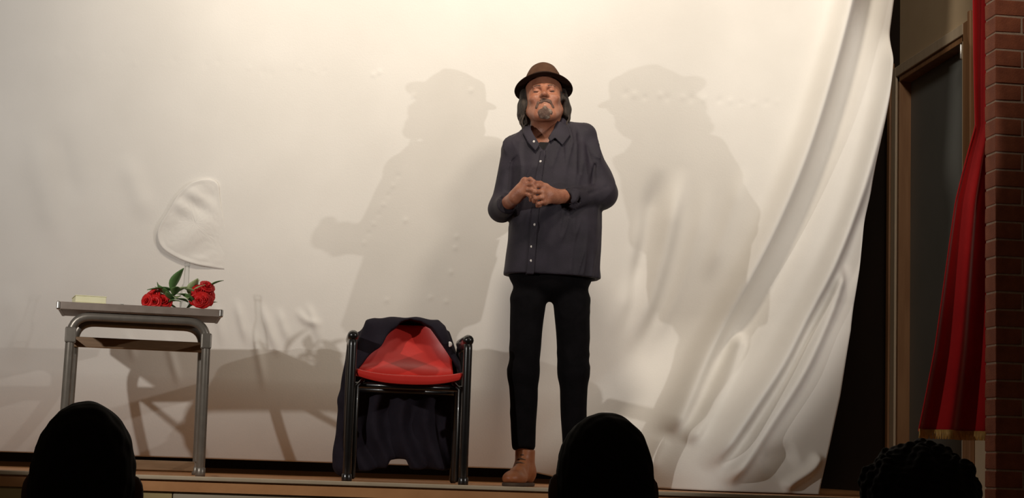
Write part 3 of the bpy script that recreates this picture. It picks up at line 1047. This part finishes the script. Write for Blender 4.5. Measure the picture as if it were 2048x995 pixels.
def head_raw(Q):
    ax = Q.copy(); ax[:, 0] = np.abs(ax[:, 0])               # mirror
    d = d_ell(Q, (0, 0.022, 0.035), (0.077, 0.098, 0.092))
    d = smin(d, d_ell(Q, (0, -0.022, -0.035), (0.064, 0.070, 0.082)), 0.03)
    d = smin(d, d_ell(Q, (0, -0.070, -0.098), (0.030, 0.024, 0.022)), 0.03)
    d = smin(d, d_cap(ax, (0.058, 0.012, -0.055), (0.028, -0.062, -0.098), 0.020, 0.018), 0.03)      # jaw
    d = smin(d, d_ell(ax, (0.042, -0.060, -0.026), (0.023, 0.024, 0.019)), 0.018)                       # cheek
    d = smin(d, d_ell(Q, (0, -0.072, -0.062), (0.034, 0.022, 0.030)), 0.02)                             # muzzle
    d = smax(d, -d_ell(ax, (0.031, -0.100, 0.004), (0.023, 0.026, 0.015)), 0.012)                       # sockets
    d = smin(d, d_cap(ax, (0.012, -0.085, 0.021), (0.040, -0.0745, 0.021), 0.0085, 0.006), 0.016)        # brow
    d = smin(d, d_ell(ax, (0.031, -0.0730, 0.002), (0.0150, 0.0125, 0.0105)), 0.003)                    # lids
    d = smin(d, d_cap(Q, (0, -0.086, 0.016), (0, -0.112, -0.024), 0.0085, 0.0125), 0.012)               # nose
    d = smin(d, d_ell(ax, (0.0125, -0.100, -0.027), (0.009, 0.011, 0.008)), 0.006)
    d = smax(d, -d_ell(ax, (0.0065, -0.106, -0.0365), (0.0042, 0.006, 0.004)), 0.003)                   # nostrils
    d = smin(d, d_cap(ax, (0.0, -0.0955, -0.058), (0.020, -0.0885, -0.061), 0.0055, 0.0035), 0.005)     # lips
    d = smin(d, d_cap(ax, (0.0, -0.0940, -0.069), (0.018, -0.0885, -0.067), 0.0065, 0.0035), 0.005)
    d = smax(d, -d_cap(ax, (0.0, -0.1025, -0.0635), (0.023, -0.094, -0.0635), 0.0022), 0.003)           # mouth line
    d = smax(d, -d_cap(ax, (0.021, -0.108, -0.030), (0.036, -0.088, -0.062), 0.005), 0.010)             # smile fold
    d = smax(d, -d_cap(ax, (0.020, -0.0885, -0.0035), (0.043, -0.080, -0.0025), 0.0022), 0.003)         # closed-lid crease
    # ears
    e = d_ell(ax, (0.082, 0.018, -0.004), (0.010, 0.020, 0.032))
    e = smax(e, -d_ell(ax, (0.092, 0.012, -0.002), (0.007, 0.010, 0.018)), 0.006)
    return smin(d, e, 0.008)


NB, NT = W(1093, 268, 0.045), from_head((0, 0.030, -0.075))
SL, SR = W(1028, 300, 0.02), W(1166, 272, 0.02)
EL, ER = W(1003, 418, 0.01), W(1206, 388, 0.0)
WL, WR = W(1030, 394, -0.20), W(1114, 393, -0.17)
HIPL, HIPR = W(1060, 575, 0.0), W(1143, 577, 0.0)
KNL, KNR = W(1047, 745, -0.015), W(1147, 745, -0.015)
ANL, ANR = W(1047, 915, 0.03), W(1150, 920, 0.03)

# hands: knuckle, middle joint, tip joint, tip   (pixel x, pixel y, depth)
handL = [[(1050, 361, -.245), (1061, 358, -.263), (1068, 363, -.268), (1072, 370, -.262)],
         [(1052, 369, -.250), (1064, 368, -.272), (1069, 375, -.270), (1069, 382, -.258)],
         [(1051, 378, -.248), (1063, 379, -.270), (1067, 386, -.264), (1066, 392, -.250)],
         [(1048, 386, -.240), (1058, 389, -.258), (1062, 395, -.254), (1061, 400, -.242)]]
thumbL = [(1036, 384, -.215), (1050, 374, -.222), (1063, 368, -.235), (1071, 367, -.246)]
handR = [[(1088, 374, -.240), (1075, 371, -.262), (1067, 372, -.262), (1064, 377, -.250)],
         [(1084, 383, -.250), (1070, 383, -.272), (1066, 389, -.262), (1070, 393, -.246)],
         [(1084, 394, -.248), (1071, 396, -.268), (1068, 402, -.256), (1073, 404, -.240)],
         [(1088, 403, -.238), (1077, 407, -.255), (1075, 411, -.244), (1080, 411, -.230)]]
thumbR = [(1102, 386, -.205), (1092, 373, -.225), (1081, 366, -.243), (1072, 365, -.254)]
FR = [0.0104, 0.0108, 0.0104, 0.0094]


def chain(P, pts, r, taper=0.82, k=0.004):
    q = [W(*p) for p in pts]
    d = None
    n = len(q) - 1
    for i in range(n):
        c = d_cap(P, q[i], q[i + 1], r * (1 - (1 - taper) * i / n), r * (1 - (1 - taper) * (i + 1) / n))
        d = c if d is None else smin(d, c, k)
    return d


def hand(P, wrist, hnd, thumb, wr):
    d = None
    for i, f in enumerate(hnd):
        k0 = W(*f[0])
        mid = wrist + (k0 - wrist) * 0.30
        m = d_cap(P, mid, k0, 0.0185, 0.0150)
        d = m if d is None else smin(d, m, 0.012)
    d = smin(d, d_cap(P, wrist, wrist + (W(*hnd[1][0]) - wrist) * 0.5, wr, wr * 0.9), 0.02)
    d = smin(d, d_cap(P, W(*hnd[0][0]) + (0, 0.012, 0), W(*hnd[3][0]) + (0, 0.012, 0), 0.016, 0.014), 0.012)
    for i, f in enumerate(hnd):
        d = smin(d, chain(P, f, FR[i]), 0.0045)
    return smin(d, smin(chain(P, thumb, 0.0115, 0.8), d_cap(P, wrist, W(*thumb[1]), 0.016, 0.014), 0.01), 0.006)


def body_f(P):
    d = near(P, HC, 0.26, 0.15, lambda Q: head_raw(to_head(Q)) * HS)
    d = smin(d, d_cap(P, NT, NB, 0.058, 0.062), 0.03)
    d = smin(d, d_cap(P, W(1096, 262, 0.03), W(1100, 330, 0.02), 0.062, 0.105), 0.05)
    d = smin(d, smin(d_cap(P, NB, SL, 0.045, 0.048), d_cap(P, NB, SR, 0.045, 0.048), 0.02), 0.04)
    d = smin(d, d_ell(P, W(1101, 350, 0.01), (0.150, 0.090, 0.17)), 0.04)
    d = smin(d, d_ell(P, W(1103, 460, 0.01), (0.145, 0.090, 0.17)), 0.05)
    for (s_, e_, w_, wr) in ((SL, EL, WL, 0.029), (SR, ER, WR, 0.031)):
        d = smin(d, d_cap(P, s_, e_, 0.043, 0.034), 0.02)
        d = smin(d, d_cap(P, e_, w_, 0.034, wr), 0.012)
    d = smin(d, near(P, W(1072, 385, -0.23), 0.19, 0.12, lambda Q: smin(hand(Q, WL, handL, thumbL, 0.029), hand(Q, WR, handR, thumbR, 0.032), 0.002)), 0.010)
    for (h_, k_, a_) in ((HIPL, KNL, ANL), (HIPR, KNR, ANR)):
        d = smin(d, d_cap(P, h_, k_, 0.056, 0.040), 0.03)
        d = smin(d, d_cap(P, k_, a_, 0.040, 0.030), 0.02)
    return d


lo, hi = W(950, 975, 0), W(1260, 135, 0)
sdf_obj('body', body_f, (lo[0], YM - 0.33, S + 0.05), (hi[0], YM + 0.16, hi[2]), 0.0036, 'skin', man, MO)

# ---- shirt
rows = [(235, 1075, 1125, .05), (262, 1050, 1150, .08), (290, 1026, 1178, .105), (340, 1014, 1190, .128), (400, 1015, 1200, .145), (450, 1019, 1204, .150), (500, 1012, 1204, .150),
        (530, 1008, 1203, .147), (548, 1005, 1203, .146), (570, 1005, 1203, .146)]
rz_, rc_, ra_, rb_ = [], [], [], []
for (y, a, b, dep) in rows[::-1]:
    A, Bq = W(a, y), W(b, y)
    rz_.append((A[2] + Bq[2]) / 2); rc_.append((A[0] + Bq[0]) / 2); ra_.append((Bq[0] - A[0]) / 2); rb_.append(dep)


def shirt_torso(P):
    z = P[:, 2]
    c, a, b = np.interp(z, rz_, rc_), np.interp(z, rz_, ra_), np.interp(z, rz_, rb_)
    x = (P[:, 0] - c) / a
    y = (P[:, 1] - (YM + 0.015)) / b
    k = (np.abs(x) ** 2.4 + np.abs(y) ** 2.4 + 1e-9) ** (1 / 2.4)
    return (k - 1) * np.minimum(a, b)


hem0, hem1 = W(1005, 548), W(1202, 560)
CUFL, CUFR = W(1016, 405, -0.135), W(1139, 399, -0.13)
vneck = [(q[0], q[2]) for q in (W(a, b, -0.1) for a, b in [(1066, 235), (1112, 235), (1112, 258), (1098, 283), (1088, 300), (1078, 286), (1066, 264)])]


GROOVES = [(W(1152, 292, -0.105), W(1154, 335, -0.13), 0.006), (W(1163, 288, -0.09), W(1160, 345, -0.10), 0.006), (W(1158, 345, -0.125), W(1152, 372, -0.14), 0.006),
           (W(1020, 320, -0.09), W(1016, 385, -0.10), 0.007), (W(1034, 300, -0.10), W(1033, 345, -0.125), 0.004), (W(1120, 360, -0.155), W(1148, 350, -0.14), 0.005),
           (W(1105, 300, -0.135), W(1092, 345, -0.15), 0.004), (W(1215, 372, -0.075), W(1180, 386, -0.12), 0.007), (W(985, 385, -0.06), W(1003, 398, -0.11), 0.006),
           (W(1190, 330, -0.05), W(1185, 365, -0.07), 0.006), (W(1060, 480, -0.145), W(1100, 470, -0.15), 0.004), (W(1030, 520, -0.12), W(1050, 470, -0.14), 0.004)]


def shirt_f(P, detail=True):
    d = shirt_torso(P)
    d = smin(d, smin(d_cap(P, W(1072, 268, 0.03), SL, 0.036, 0.056), d_cap(P, W(1118, 260, 0.03), SR, 0.042, 0.060), 0.02), 0.04)
    el = smin(d_cap(P, SL, EL, 0.054, 0.056), d_cap(P, EL, CUFL, 0.058, 0.047), 0.03)
    er = smin(d_cap(P, SR, ER, 0.058, 0.064), d_cap(P, ER, CUFR, 0.062, 0.048), 0.03)
    arms = []
    for sl_, cf, e_, w_ in ((el, CUFL, EL, WL), (er, CUFR, ER, WR)):
        ax_ = (w_ - e_) / np.linalg.norm(w_ - e_)
        t_ = (P - cf) @ ax_
        sl_ = sl_ - 0.0015 * np.exp(-((t_ - 0.012) / 0.016) ** 2)
        sl_ = smax(sl_, t_ - 0.026, 0.006)
        arms.append(smax(sl_, -np.maximum(d_cap(P, cf - ax_ * 0.05, cf + ax_ * 0.2, 0.041), -t_ - 0.02), 0.005))
    d = smin(d, smin(arms[0], arms[1], 0.01), 0.010)
    if detail:
        x, y, z = P[:, 0], P[:, 1], P[:, 2]
        t = (x - MO[0])
        st = P * np.array([1.0, 0.6, 0.28])
        body = 0.013 * (1 - np.clip(np.abs(wob(st, 21, 50)), 0, 1)) ** 2 * np.clip(0.5 + wob(P, 22, 6), 0, 1)
        tor = shirt_torso(P)
        arm = np.clip(tor / 0.03, 0, 1)
        sa = P * np.array([0.8, 0.8, 1.0])
        rings = 0.013 * (1 - np.clip(np.abs(wob(sa, 23, 40)), 0, 1)) ** 2 * np.clip(0.5 + wob(P, 24, 8), 0, 1)
        d = d - body * (1 - arm) - rings * arm + 0.004 + 0.0015 * wob(P, 25, 34)
        for a_, b_, r_ in GROOVES:
            d = smax(d, -d_cap(P, a_, b_, r_), 0.010)
    hz_ = hem0[2] + (P[:, 0] - hem0[0]) / (hem1[0] - hem0[0]) * (hem1[2] - hem0[2])
    d = smax(d, hz_ - P[:, 2], 0.006)
    d = smax(d, -np.maximum(shirt_torso(P) + 0.02, P[:, 2] - hz_ - 0.03), 0.004)                       # hollow at the hem
    v = np.maximum(d_poly(P[:, 0], P[:, 2], vneck), P[:, 1] - (YM + 0.03))
    d = smax(d, -v, 0.006)
    d = smax(d, -d_cap(P, NB + (0, 0, -0.02), NT, 0.067, 0.07), 0.006)                                  # neck hole
    return d


slo, shi = W(955, 575, 0), W(1255, 228, 0)
sblo, sbhi = (slo[0], YM - 0.24, slo[2]), (shi[0], YM + 0.20, shi[2])
shirt = sdf_obj('shirt', shirt_f, sblo, sbhi, 0.0048, 'shirt', man, MO, 1.5)


def patch_on(base, poly, lift, thick, y_max):
    def f(P):
        m = np.maximum(d_poly(P[:, 0], P[:, 2], poly), P[:, 1] - y_max)
        return smax(np.abs(base(P) - lift) - thick, m, 0.003)
    return f


def pxpoly(pts, dy):
    return [(q[0], q[2]) for q in (W(a, b, dy) for a, b in pts)]


def shirt_plain(P):
    return shirt_f(P)


def collar_base(P):
    d = shirt_torso(P)
    d = smin(d, smin(d_cap(P, W(1072, 268, 0.03), SL, 0.036, 0.056), d_cap(P, W(1118, 260, 0.03), SR, 0.042, 0.060), 0.02), 0.04)
    return smin(d, d_cap(P, NB + (0, 0, -0.03), NT, 0.066, 0.069), 0.03)


colL = pxpoly([(1050, 244), (1062, 250), (1068, 268), (1079, 290), (1070, 303), (1056, 285), (1048, 262)], -0.09)
colR = pxpoly([(1112, 250), (1122, 240), (1138, 250), (1142, 268), (1124, 292), (1110, 276), (1100, 284), (1096, 276)], -0.09)
clo, chi = W(1035, 318, 0), W(1160, 225, 0)
for poly in (colL, colR):
    sdf_obj('collar', patch_on(collar_base, poly, 0.008, 0.005, YM + 0.03), (clo[0], YM - 0.20, clo[2]), (chi[0], YM + 0.10, chi[2]), 0.003, 'shirt', shirt, (0, 0, 0), 1.3).location = (0, 0, 0)
for c in list(shirt.children):
    for vtx in ():
        pass
    co = np.empty(len(c.data.vertices) * 3, dtype=np.float32)
    c.data.vertices.foreach_get('co', co)
    co = co.reshape(-1, 3) - MO
    c.data.vertices.foreach_set('co', co.astype(np.float32).ravel())
    c.data.update()
plk = pxpoly([(1084, 298), (1095, 296), (1085, 360), (1076, 450), (1069, 549), (1054, 549), (1062, 450), (1070, 360)], -0.14)
plo, phi_ = W(1045, 556, 0), W(1105, 290, 0)
sdf_obj('placket', patch_on(shirt_plain, plk, 0.002, 0.0035, YM - 0.02), (plo[0], YM - 0.22, plo[2]), (phi_[0], YM, phi_[2]), 0.0035, 'shirt', shirt, MO, 1.5)
for (px, py) in [(1081, 323), (1069, 449), (1063, 493), (1062, 521)]:
    q = march(shirt_f, px, py, YM - 0.3, YM)
    disc('button', q + (0, -0.004, 0), 0.0058, 0.002, 'button', shirt, MO)
q = march(collar_base, 1067, 284, YM - 0.3, YM)
disc('button', q + (0, -0.014, 0), 0.0055, 0.002, 'button', shirt, MO)
# dark undershirt in the open neck
und = pxpoly([(1082, 281), (1098, 283), (1112, 300), (1100, 325), (1078, 325), (1066, 300), (1074, 286)], -0.09)


def body_near(P):
    return smin(d_cap(P, W(1096, 262, 0.03), W(1100, 330, 0.02), 0.062, 0.105), d_ell(P, W(1101, 350, 0.01), (0.150, 0.090, 0.17)), 0.04)


ulo, uhi = W(1060, 330, 0), W(1120, 275, 0)
sdf_obj('undershirt', patch_on(body_near, und, 0.006, 0.005, YM - 0.02), (ulo[0], YM - 0.2, ulo[2]), (uhi[0], YM, uhi[2]), 0.003, 'tee', man, MO, 1.3)

# ---- trousers
def trousers_f(P):
    d = d_ell(P, W(1102, 545, 0.01), (0.190, 0.125, 0.13))
    for (h_, k_, a_, sx) in ((W(1056, 600, 0.01), W(1047, 745, -0.01), W(1047, 888, 0.02), -1), (W(1143, 602, 0.01), W(1147, 745, -0.01), W(1149, 895, 0.02), 1)):
        leg = smin(d_cap(P, h_, k_, 0.084, 0.066), d_cap(P, k_, a_, 0.066, 0.056), 0.03)
        d = smin(d, leg, 0.025)
    d = d - 0.008 * (1 - np.clip(np.abs(wob(P * np.array([0.5, 0.5, 1.2]), 33, 42)), 0, 1)) ** 2 * np.clip(0.4 + wob(P, 34, 9), 0, 1) + 0.003 + 0.003 * wob(P, 31, 16)
    zh = W(1047, 897)[2]
    d = smax(d, zh - P[:, 2] + 0.012 * np.sin(20 * P[:, 1]), 0.006)
    return smax(d, P[:, 2] - W(1100, 520)[2], 0.01)


tlo, thi = W(990, 915, 0), W(1215, 510, 0)
sdf_obj('trousers', trousers_f, (tlo[0], YM - 0.18, tlo[2]), (thi[0], YM + 0.18, thi[2]), 0.0055, 'trousers', man, MO, 1.3)

# ---- boots
def boot(ank, direction):
    """Ankle boot; direction = unit vector of the toe on the floor."""
    dv = np.array([direction[0], direction[1], 0.0]); dv /= np.linalg.norm(dv)
    sv = np.array([-dv[1], dv[0], 0.0])
    heel = np.array([ank[0], ank[1], S]) - dv * 0.055

    def loc(P):
        q = P - heel
        return np.stack([q @ dv, q @ sv, q[:, 2]], 1)

    def f(P):
        q = loc(P)
        d = d_cap(q, (0.035, 0, 0.055), (0.200, 0, 0.034), 0.036, 0.026)
        d = smin(d, d_ell(q, (0.195, 0.0, 0.034), (0.075, 0.046, 0.032)), 0.03)
        d = smin(d, d_ell(q, (0.030, 0.0, 0.048), (0.040, 0.036, 0.045)), 0.02)
        d = smin(d, d_cap(q, (0.055, 0, 0.07), (0.052, 0, 0.150), 0.042, 0.043), 0.03)
        d = smin(d, d_cap(q, (0.09, 0, 0.085), (0.15, 0, 0.06), 0.030, 0.026), 0.03)
        d = d + 0.002 * wob(q, 41, 45) + 0.0025 * np.sin(110 * q[:, 0] + 60 * q[:, 2]) * np.clip(1 - np.abs(q[:, 0] - 0.12) / 0.05, 0, 1)
        return smax(smax(d, 0.014 - q[:, 2], 0.004), q[:, 2] - 0.160, 0.004)

    def sole(P):
        q = loc(P)
        d2 = smin(np.hypot((q[:, 0] - 0.195) / 1.5, q[:, 1]) - 0.049, np.hypot((q[:, 0] - 0.03) / 1.15, q[:, 1]) - 0.039, 0.03)
        d2 = smin(d2, np.maximum(np.abs(q[:, 1]) - 0.033, np.abs(q[:, 0] - 0.11) - 0.07), 0.02)
        return smax(d2 * 0.8, np.abs(q[:, 2] - 0.0085) - 0.0080, 0.003)
    lo_, hi_ = heel + np.array([-0.36, -0.36, -0.01]), heel + np.array([0.36, 0.36, 0.18])
    c = heel + dv * 0.12
    lo_[:2], hi_[:2] = c[:2] - 0.21, c[:2] + 0.21
    b = sdf_obj('boot', f, lo_, hi_, 0.004, 'boot', man, MO, 1.3)
    sdf_obj('sole', sole, lo_, hi_, 0.004, 'sole', b, MO, 1.3)
    for k in range(3):
        e = [(0.118 - 0.016 * k, -0.018, 0.098 + 0.016 * k), (0.130 - 0.016 * k, 0.0, 0.104 + 0.016 * k), (0.118 - 0.016 * k, 0.018, 0.098 + 0.016 * k)]
        e = [heel + dv * a + sv * bq + np.array([0, 0, cq]) - MO for a, bq, cq in e]
        tube('lace', smooth_path(e, 4), 0.0024, 'sole', b, 6)
    return b


boot(W(1050, 905, 0.03), (-0.42, -0.9))
boot(W(1150, 905, 0.03), (0.42, -0.9))

# ---- hat, in the head frame
HT = 0.050                                    # brim height in the head frame


def head_grid(name, Q, thick, material, parent, closed_u=True):
    """Q (nu,nv,3) in the head frame; first index goes round."""
    c_, s_ = math.cos(-0.14), math.sin(-0.14)
    y_, z_ = Q[..., 1] - 0.018, Q[..., 2] - HT
    Q = np.stack([Q[..., 0], 0.018 + y_ * c_ - z_ * s_, HT + y_ * s_ + z_ * c_], -1)
    P_ = from_head(Q.reshape(-1, 3)).reshape(Q.shape) - MO
    V, F = sheet_solid(P_, thick)
    return from_arrays(name, V, F, material, parent, True)


nphi = 73
phi = np.linspace(0, 2 * math.pi, nphi)[:, None]
hat = None
t = np.linspace(0, 1, 22)[None, :]
prof_r = np.interp(t, [0, 0.25, 0.55, 0.78, 0.90, 0.97, 1.0], [1.0, 0.96, 0.87, 0.76, 0.60, 0.30, 0.02])
prof_z = np.interp(t, [0, 0.25, 0.55, 0.78, 0.90, 0.97, 1.0], [0.0, 0.024, 0.050, 0.070, 0.079, 0.080, 0.077])
cx_, cy_ = np.cos(phi), np.sin(phi)
pinch = 1 - 0.16 * np.exp(-((phi - 1.5 * math.pi) / 0.6) ** 2) * smooth01((t - 0.4) / 0.4)
cr = np.stack([cx_ * 0.083 * prof_r * pinch, 0.018 + cy_ * 0.110 * prof_r, HT + prof_z - 0.012 * cy_ * 0 + 0.008 * np.abs(cy_) * (t > 0.8)], -1)
hat = head_grid('hat', cr, 0.003, 'felt', man)
hat['label'] = 'brown felt hat with a narrow brim'
rr = np.linspace(0, 1, 12)[None, :]
brx = cx_ * (0.081 + 0.040 * rr)
bry = 0.018 + cy_ * (0.109 + 0.040 * rr)
brz = HT - 0.002 - 0.012 * rr ** 1.3 * np.abs(cx_) ** 1.5 + 0.014 * rr ** 2 * np.clip(cy_, 0, 1) - 0.006 * rr ** 2 * np.clip(-cy_, 0, 1)
head_grid('brim', np.stack([brx, bry, brz], -1), 0.0035, 'felt_shaded', hat)
tb = np.linspace(0, 1, 5)[None, :]
bnd = np.stack([cx_ * (0.0848 - 0.0034 * tb), 0.018 + cy_ * (0.1122 - 0.0042 * tb), HT + 0.001 + 0.020 * tb + 0 * phi], -1)
head_grid('hat_band', bnd, 0.002, 'felt_black', hat)

# ---- hair, beard, brows, eyes
def hair_f(P):
    q = to_head(P)
    d = d_ell(q, (0, 0.045, 0.010), (0.094, 0.090, 0.085))
    for sx in (-1, 1):
        d = smin(d, d_ell(q, (sx * 0.086, 0.030, -0.025), (0.018, 0.038, 0.060)), 0.02)
        d = smin(d, d_cap(q, (sx * 0.090, 0.035, -0.05), (sx * 0.080, 0.040, -0.085), 0.020, 0.012), 0.02)
    d = smin(d, d_cap(q, (-0.05, 0.085, -0.06), (0.05, 0.085, -0.06), 0.038), 0.03)
    w = q.copy(); w[:, 2] *= 0.35
    d = d + 0.006 * wob(w, 51, 95) + 0.003 * np.sin(90 * q[:, 2] + 60 * q[:, 0])
    d = smax(d, q[:, 2] - HT + 0.002, 0.004)
    return smax(d, -head_raw(q) - 0.004, 0.004) * HS


hlo, hhi = HC - 0.19, HC + 0.19
sdf_obj('hair', hair_f, hlo, hhi, 0.0034, 'man_hair', man, MO, 1.7)
hobj = [c for c in man.children if c.name.startswith('hair')][0]
for (a, b, c_, d_) in [((-0.088, 0.02, -0.06), (-0.104, 0.02, -0.09), (-0.092, 0.015, -0.118), (-0.080, 0.012, -0.106)), ((-0.092, 0.03, -0.04), (-0.110, 0.03, -0.06), (-0.100, 0.03, -0.085), (-0.104, 0.03, -0.10)),
                       ((0.088, 0.02, -0.06), (0.100, 0.02, -0.085), (0.090, 0.015, -0.110), (0.096, 0.015, -0.12)), ((0.094, 0.03, -0.02), (0.108, 0.03, -0.045), (0.098, 0.03, -0.07), (0.102, 0.03, -0.085)),
                       ((-0.085, 0.01, -0.07), (-0.096, 0.005, -0.10), (-0.088, 0.0, -0.128), (-0.098, 0.0, -0.122))]:
    path = [p_ - MO for p_ in from_head(np.array(smooth_path([a, b, c_, d_], 6)))]
    tube('curl', path, list(np.linspace(0.0055, 0.002, len(path))), 'man_hair', hobj, 7)


def moustache_f(P):
    q = to_head(P)
    ax = q.copy(); ax[:, 0] = np.abs(ax[:, 0])
    m = d_cap(ax, (0.0, -0.100, -0.047), (0.024, -0.092, -0.052), 0.0085, 0.0085)
    m = np.minimum(m, d_cap(ax, (0.024, -0.090, -0.053), (0.033, -0.084, -0.074), 0.0075, 0.006))
    return smax(np.abs(head_raw(q) - 0.001) - 0.0022 - 0.0014 * wob(q, 61, 190), m + 0.0015 * wob(q, 65, 210), 0.002) * HS


def goatee_f(P):
    q = to_head(P)
    ax = q.copy(); ax[:, 0] = np.abs(ax[:, 0])
    m = d_ell(q, (0, -0.086, -0.100), (0.031, 0.034, 0.022))
    m = np.minimum(m, d_ell(q, (0, -0.094, -0.081), (0.011, 0.02, 0.010)))
    return smax(np.abs(head_raw(q) - 0.001) - 0.0028 - 0.0018 * wob(q, 62, 170), m + 0.002 * wob(q, 66, 190), 0.002) * HS


sdf_obj('moustache', moustache_f, HC - 0.17, HC + 0.13, 0.0026, 'moustache', man, MO, 1.5)
sdf_obj('goatee', goatee_f, HC - 0.17, HC + 0.13, 0.0026, 'beard', man, MO, 1.5)['label'] = 'greying goatee'


def brow_f(P):
    q = to_head(P)
    ax = q.copy(); ax[:, 0] = ax[:, 0] * SIDE
    m = np.minimum(d_cap(ax, (0.016, -0.092, 0.020), (0.034, -0.086, 0.025), 0.0042, 0.004), d_cap(ax, (0.034, -0.086, 0.025), (0.046, -0.076, 0.020), 0.004, 0.0028))
    return smax(np.abs(head_raw(q)) - 0.0014 - 0.0008 * wob(q, 63, 260), m + 0.0012 * wob(q, 64, 300), 0.002) * HS


for SIDE in (-1, 1):
    sdf_obj('eyebrow', brow_f, HC - 0.15, HC + 0.12, 0.0026, 'brow', man, MO, 1.5)


def eye_f(P):
    q = to_head(P)
    ax = q.copy(); ax[:, 0] = ax[:, 0] * SIDE
    m = d_cap(ax, (0.020, -0.088, -0.0035), (0.043, -0.080, -0.0025), 0.0030, 0.0024)
    return smax(np.abs(head_raw(q)) - 0.0016, m, 0.0015) * HS


for SIDE in (-1, 1):
    sdf_obj('eye', eye_f, HC - 0.14, HC + 0.11, 0.0022, 'eye', man, MO, 1.6)

# ================================================================== THE AUDIENCE, FROM BEHIND
def listener(px, py_top, Y, label, hair='short', width=0.078, ear_side=(-1, 1), lean=0.0):
    top = at(px, py_top, Y)
    c = top - np.array([0, 0, 0.118])
    org = np.array([top[0], Y, 0.0])
    root = thing('person', label, 'person', org, 0.0, 'audience seen from behind')

    def head(q):
        d = d_ell(q, (0, 0.005, 0.02), (width, 0.098, 0.098))
        d = smin(d, d_ell(q, (0, -0.02, -0.04), (width * 0.93, 0.085, 0.085)), 0.04)
        d = smin(d, d_ell(q, (0, 0.055, -0.06), (0.055, 0.05, 0.07)), 0.03)
        d = smin(d, d_cap(q, (0, 0.10, -0.02), (0, 0.115, -0.04), 0.010), 0.015)
        for sx in (-1, 1):
            e = d_ell(q, (sx * (width + 0.009), 0.005, -0.022), (0.012, 0.020, 0.032))
            d = smin(d, e, 0.008)
        return d

    zs = c[2]

    def f(P):
        q = P - c
        d = head(q)
        d = smin(d, d_cap(q, (0, 0.005, -0.08), (0, -0.01, -0.20), 0.058, 0.062), 0.03)
        d = smin(d, d_cap(q, (-0.16, -0.01, -0.275), (0.16, -0.01, -0.275), 0.068), 0.07)
        for sx in (-1, 1):
            d = smin(d, d_cap(q, (sx * 0.175, -0.01, -0.29), (sx * 0.215, 0.02, -0.55), 0.052, 0.045), 0.03)
            d = smin(d, d_cap(q, (sx * 0.215, 0.02, -0.55), (sx * 0.12, 0.24, -0.66), 0.042, 0.032), 0.02)
            d = smin(d, d_cap(q, (sx * 0.12, 0.24, -0.66), (sx * 0.10, 0.33, -0.675), 0.030, 0.022), 0.02)
        d = smin(d, d_ell(q, (0, -0.01, -0.45), (0.175, 0.115, 0.25)), 0.06)
        d = smin(d, d_ell(q, (0, 0.0, -0.68), (0.175, 0.125, 0.12)), 0.05)
        kz, az = 0.47 - zs, 0.07 - zs
        for sx in (-1, 1):
            d = smin(d, d_cap(q, (sx * 0.09, 0.02, -0.70), (sx * 0.11, 0.42, kz), 0.080, 0.060), 0.04)
            d = smin(d, d_cap(q, (sx * 0.11, 0.42, kz), (sx * 0.12, 0.40, az), 0.056, 0.040), 0.03)
            d = smin(d, d_cap(q, (sx * 0.12, 0.38, 0.042 - zs), (sx * 0.13, 0.56, 0.036 - zs), 0.040, 0.034), 0.03)
        return d
    sdf_obj('body', f, (c[0] - 0.33, Y - 0.2, 0.0), (c[0] + 0.33, Y + 0.68, top[2] + 0.03), 0.0075, 'skin_shaded', root, org)

    def wear(P):
        q = P - c
        d = f(P) - 0.010 + 0.003 * wob(P, 71, 18)
        d = smax(d, q[:, 2] + 0.185 + 0.3 * np.maximum(q[:, 1], 0), 0.02)
        d = smax(d, q[:, 1] - 0.235, 0.005) if False else d
        return smax(d, 0.09 - P[:, 2], 0.01)
    sdf_obj('clothes', wear, (c[0] - 0.34, Y - 0.22, 0.05), (c[0] + 0.34, Y + 0.70, c[2] - 0.1), 0.009, 'dark_wear', root, org, 1.3)

    def hairf(P):
        q = P - c
        if hair == 'short':
            d = d_ell(q, (0, 0.0, 0.02), (width + 0.005, 0.103, 0.103))
            d = smin(d, d_ell(q, (0, -0.022, -0.04), (width * 0.93 + 0.005, 0.090, 0.085)), 0.04)
            d = d + 0.0012 * wob(P, 81, 160)
            d = smax(d, -0.115 - q[:, 2], 0.01)
            return smax(d, q[:, 1] - 0.055 - 0.4 * (q[:, 2]), 0.01)
        d = d_ell(q, (0, 0.0, 0.00), (width + 0.040, 0.125, 0.118))
        d = smin(d, d_ell(q, (0, -0.03, -0.08), (width + 0.036, 0.09, 0.10)), 0.03)
        d = d + 0.007 * wob(P, 83, 70) + 0.005 * wob(P, 85, 130)
        return smax(d, q[:, 1] - 0.055 - 0.4 * (q[:, 2]), 0.01)
    h = 0.004
    sdf_obj('hair', hairf, c - 0.17, c + np.array((0.17, 0.17, 0.16)), h, 'hair', root, org, 1.5)
    return root


listener(176, 809, 2.72, 'dark close-cropped head in front of the desk, seen from behind', width=0.072)
listener(1212, 830, 3.05, 'dark round head with short hair in front of the standing man, seen from behind', width=0.080)
listener(1842, 884, 3.35, 'dark bushy-haired head below the red curtain, seen from behind', hair='bushy', width=0.082)
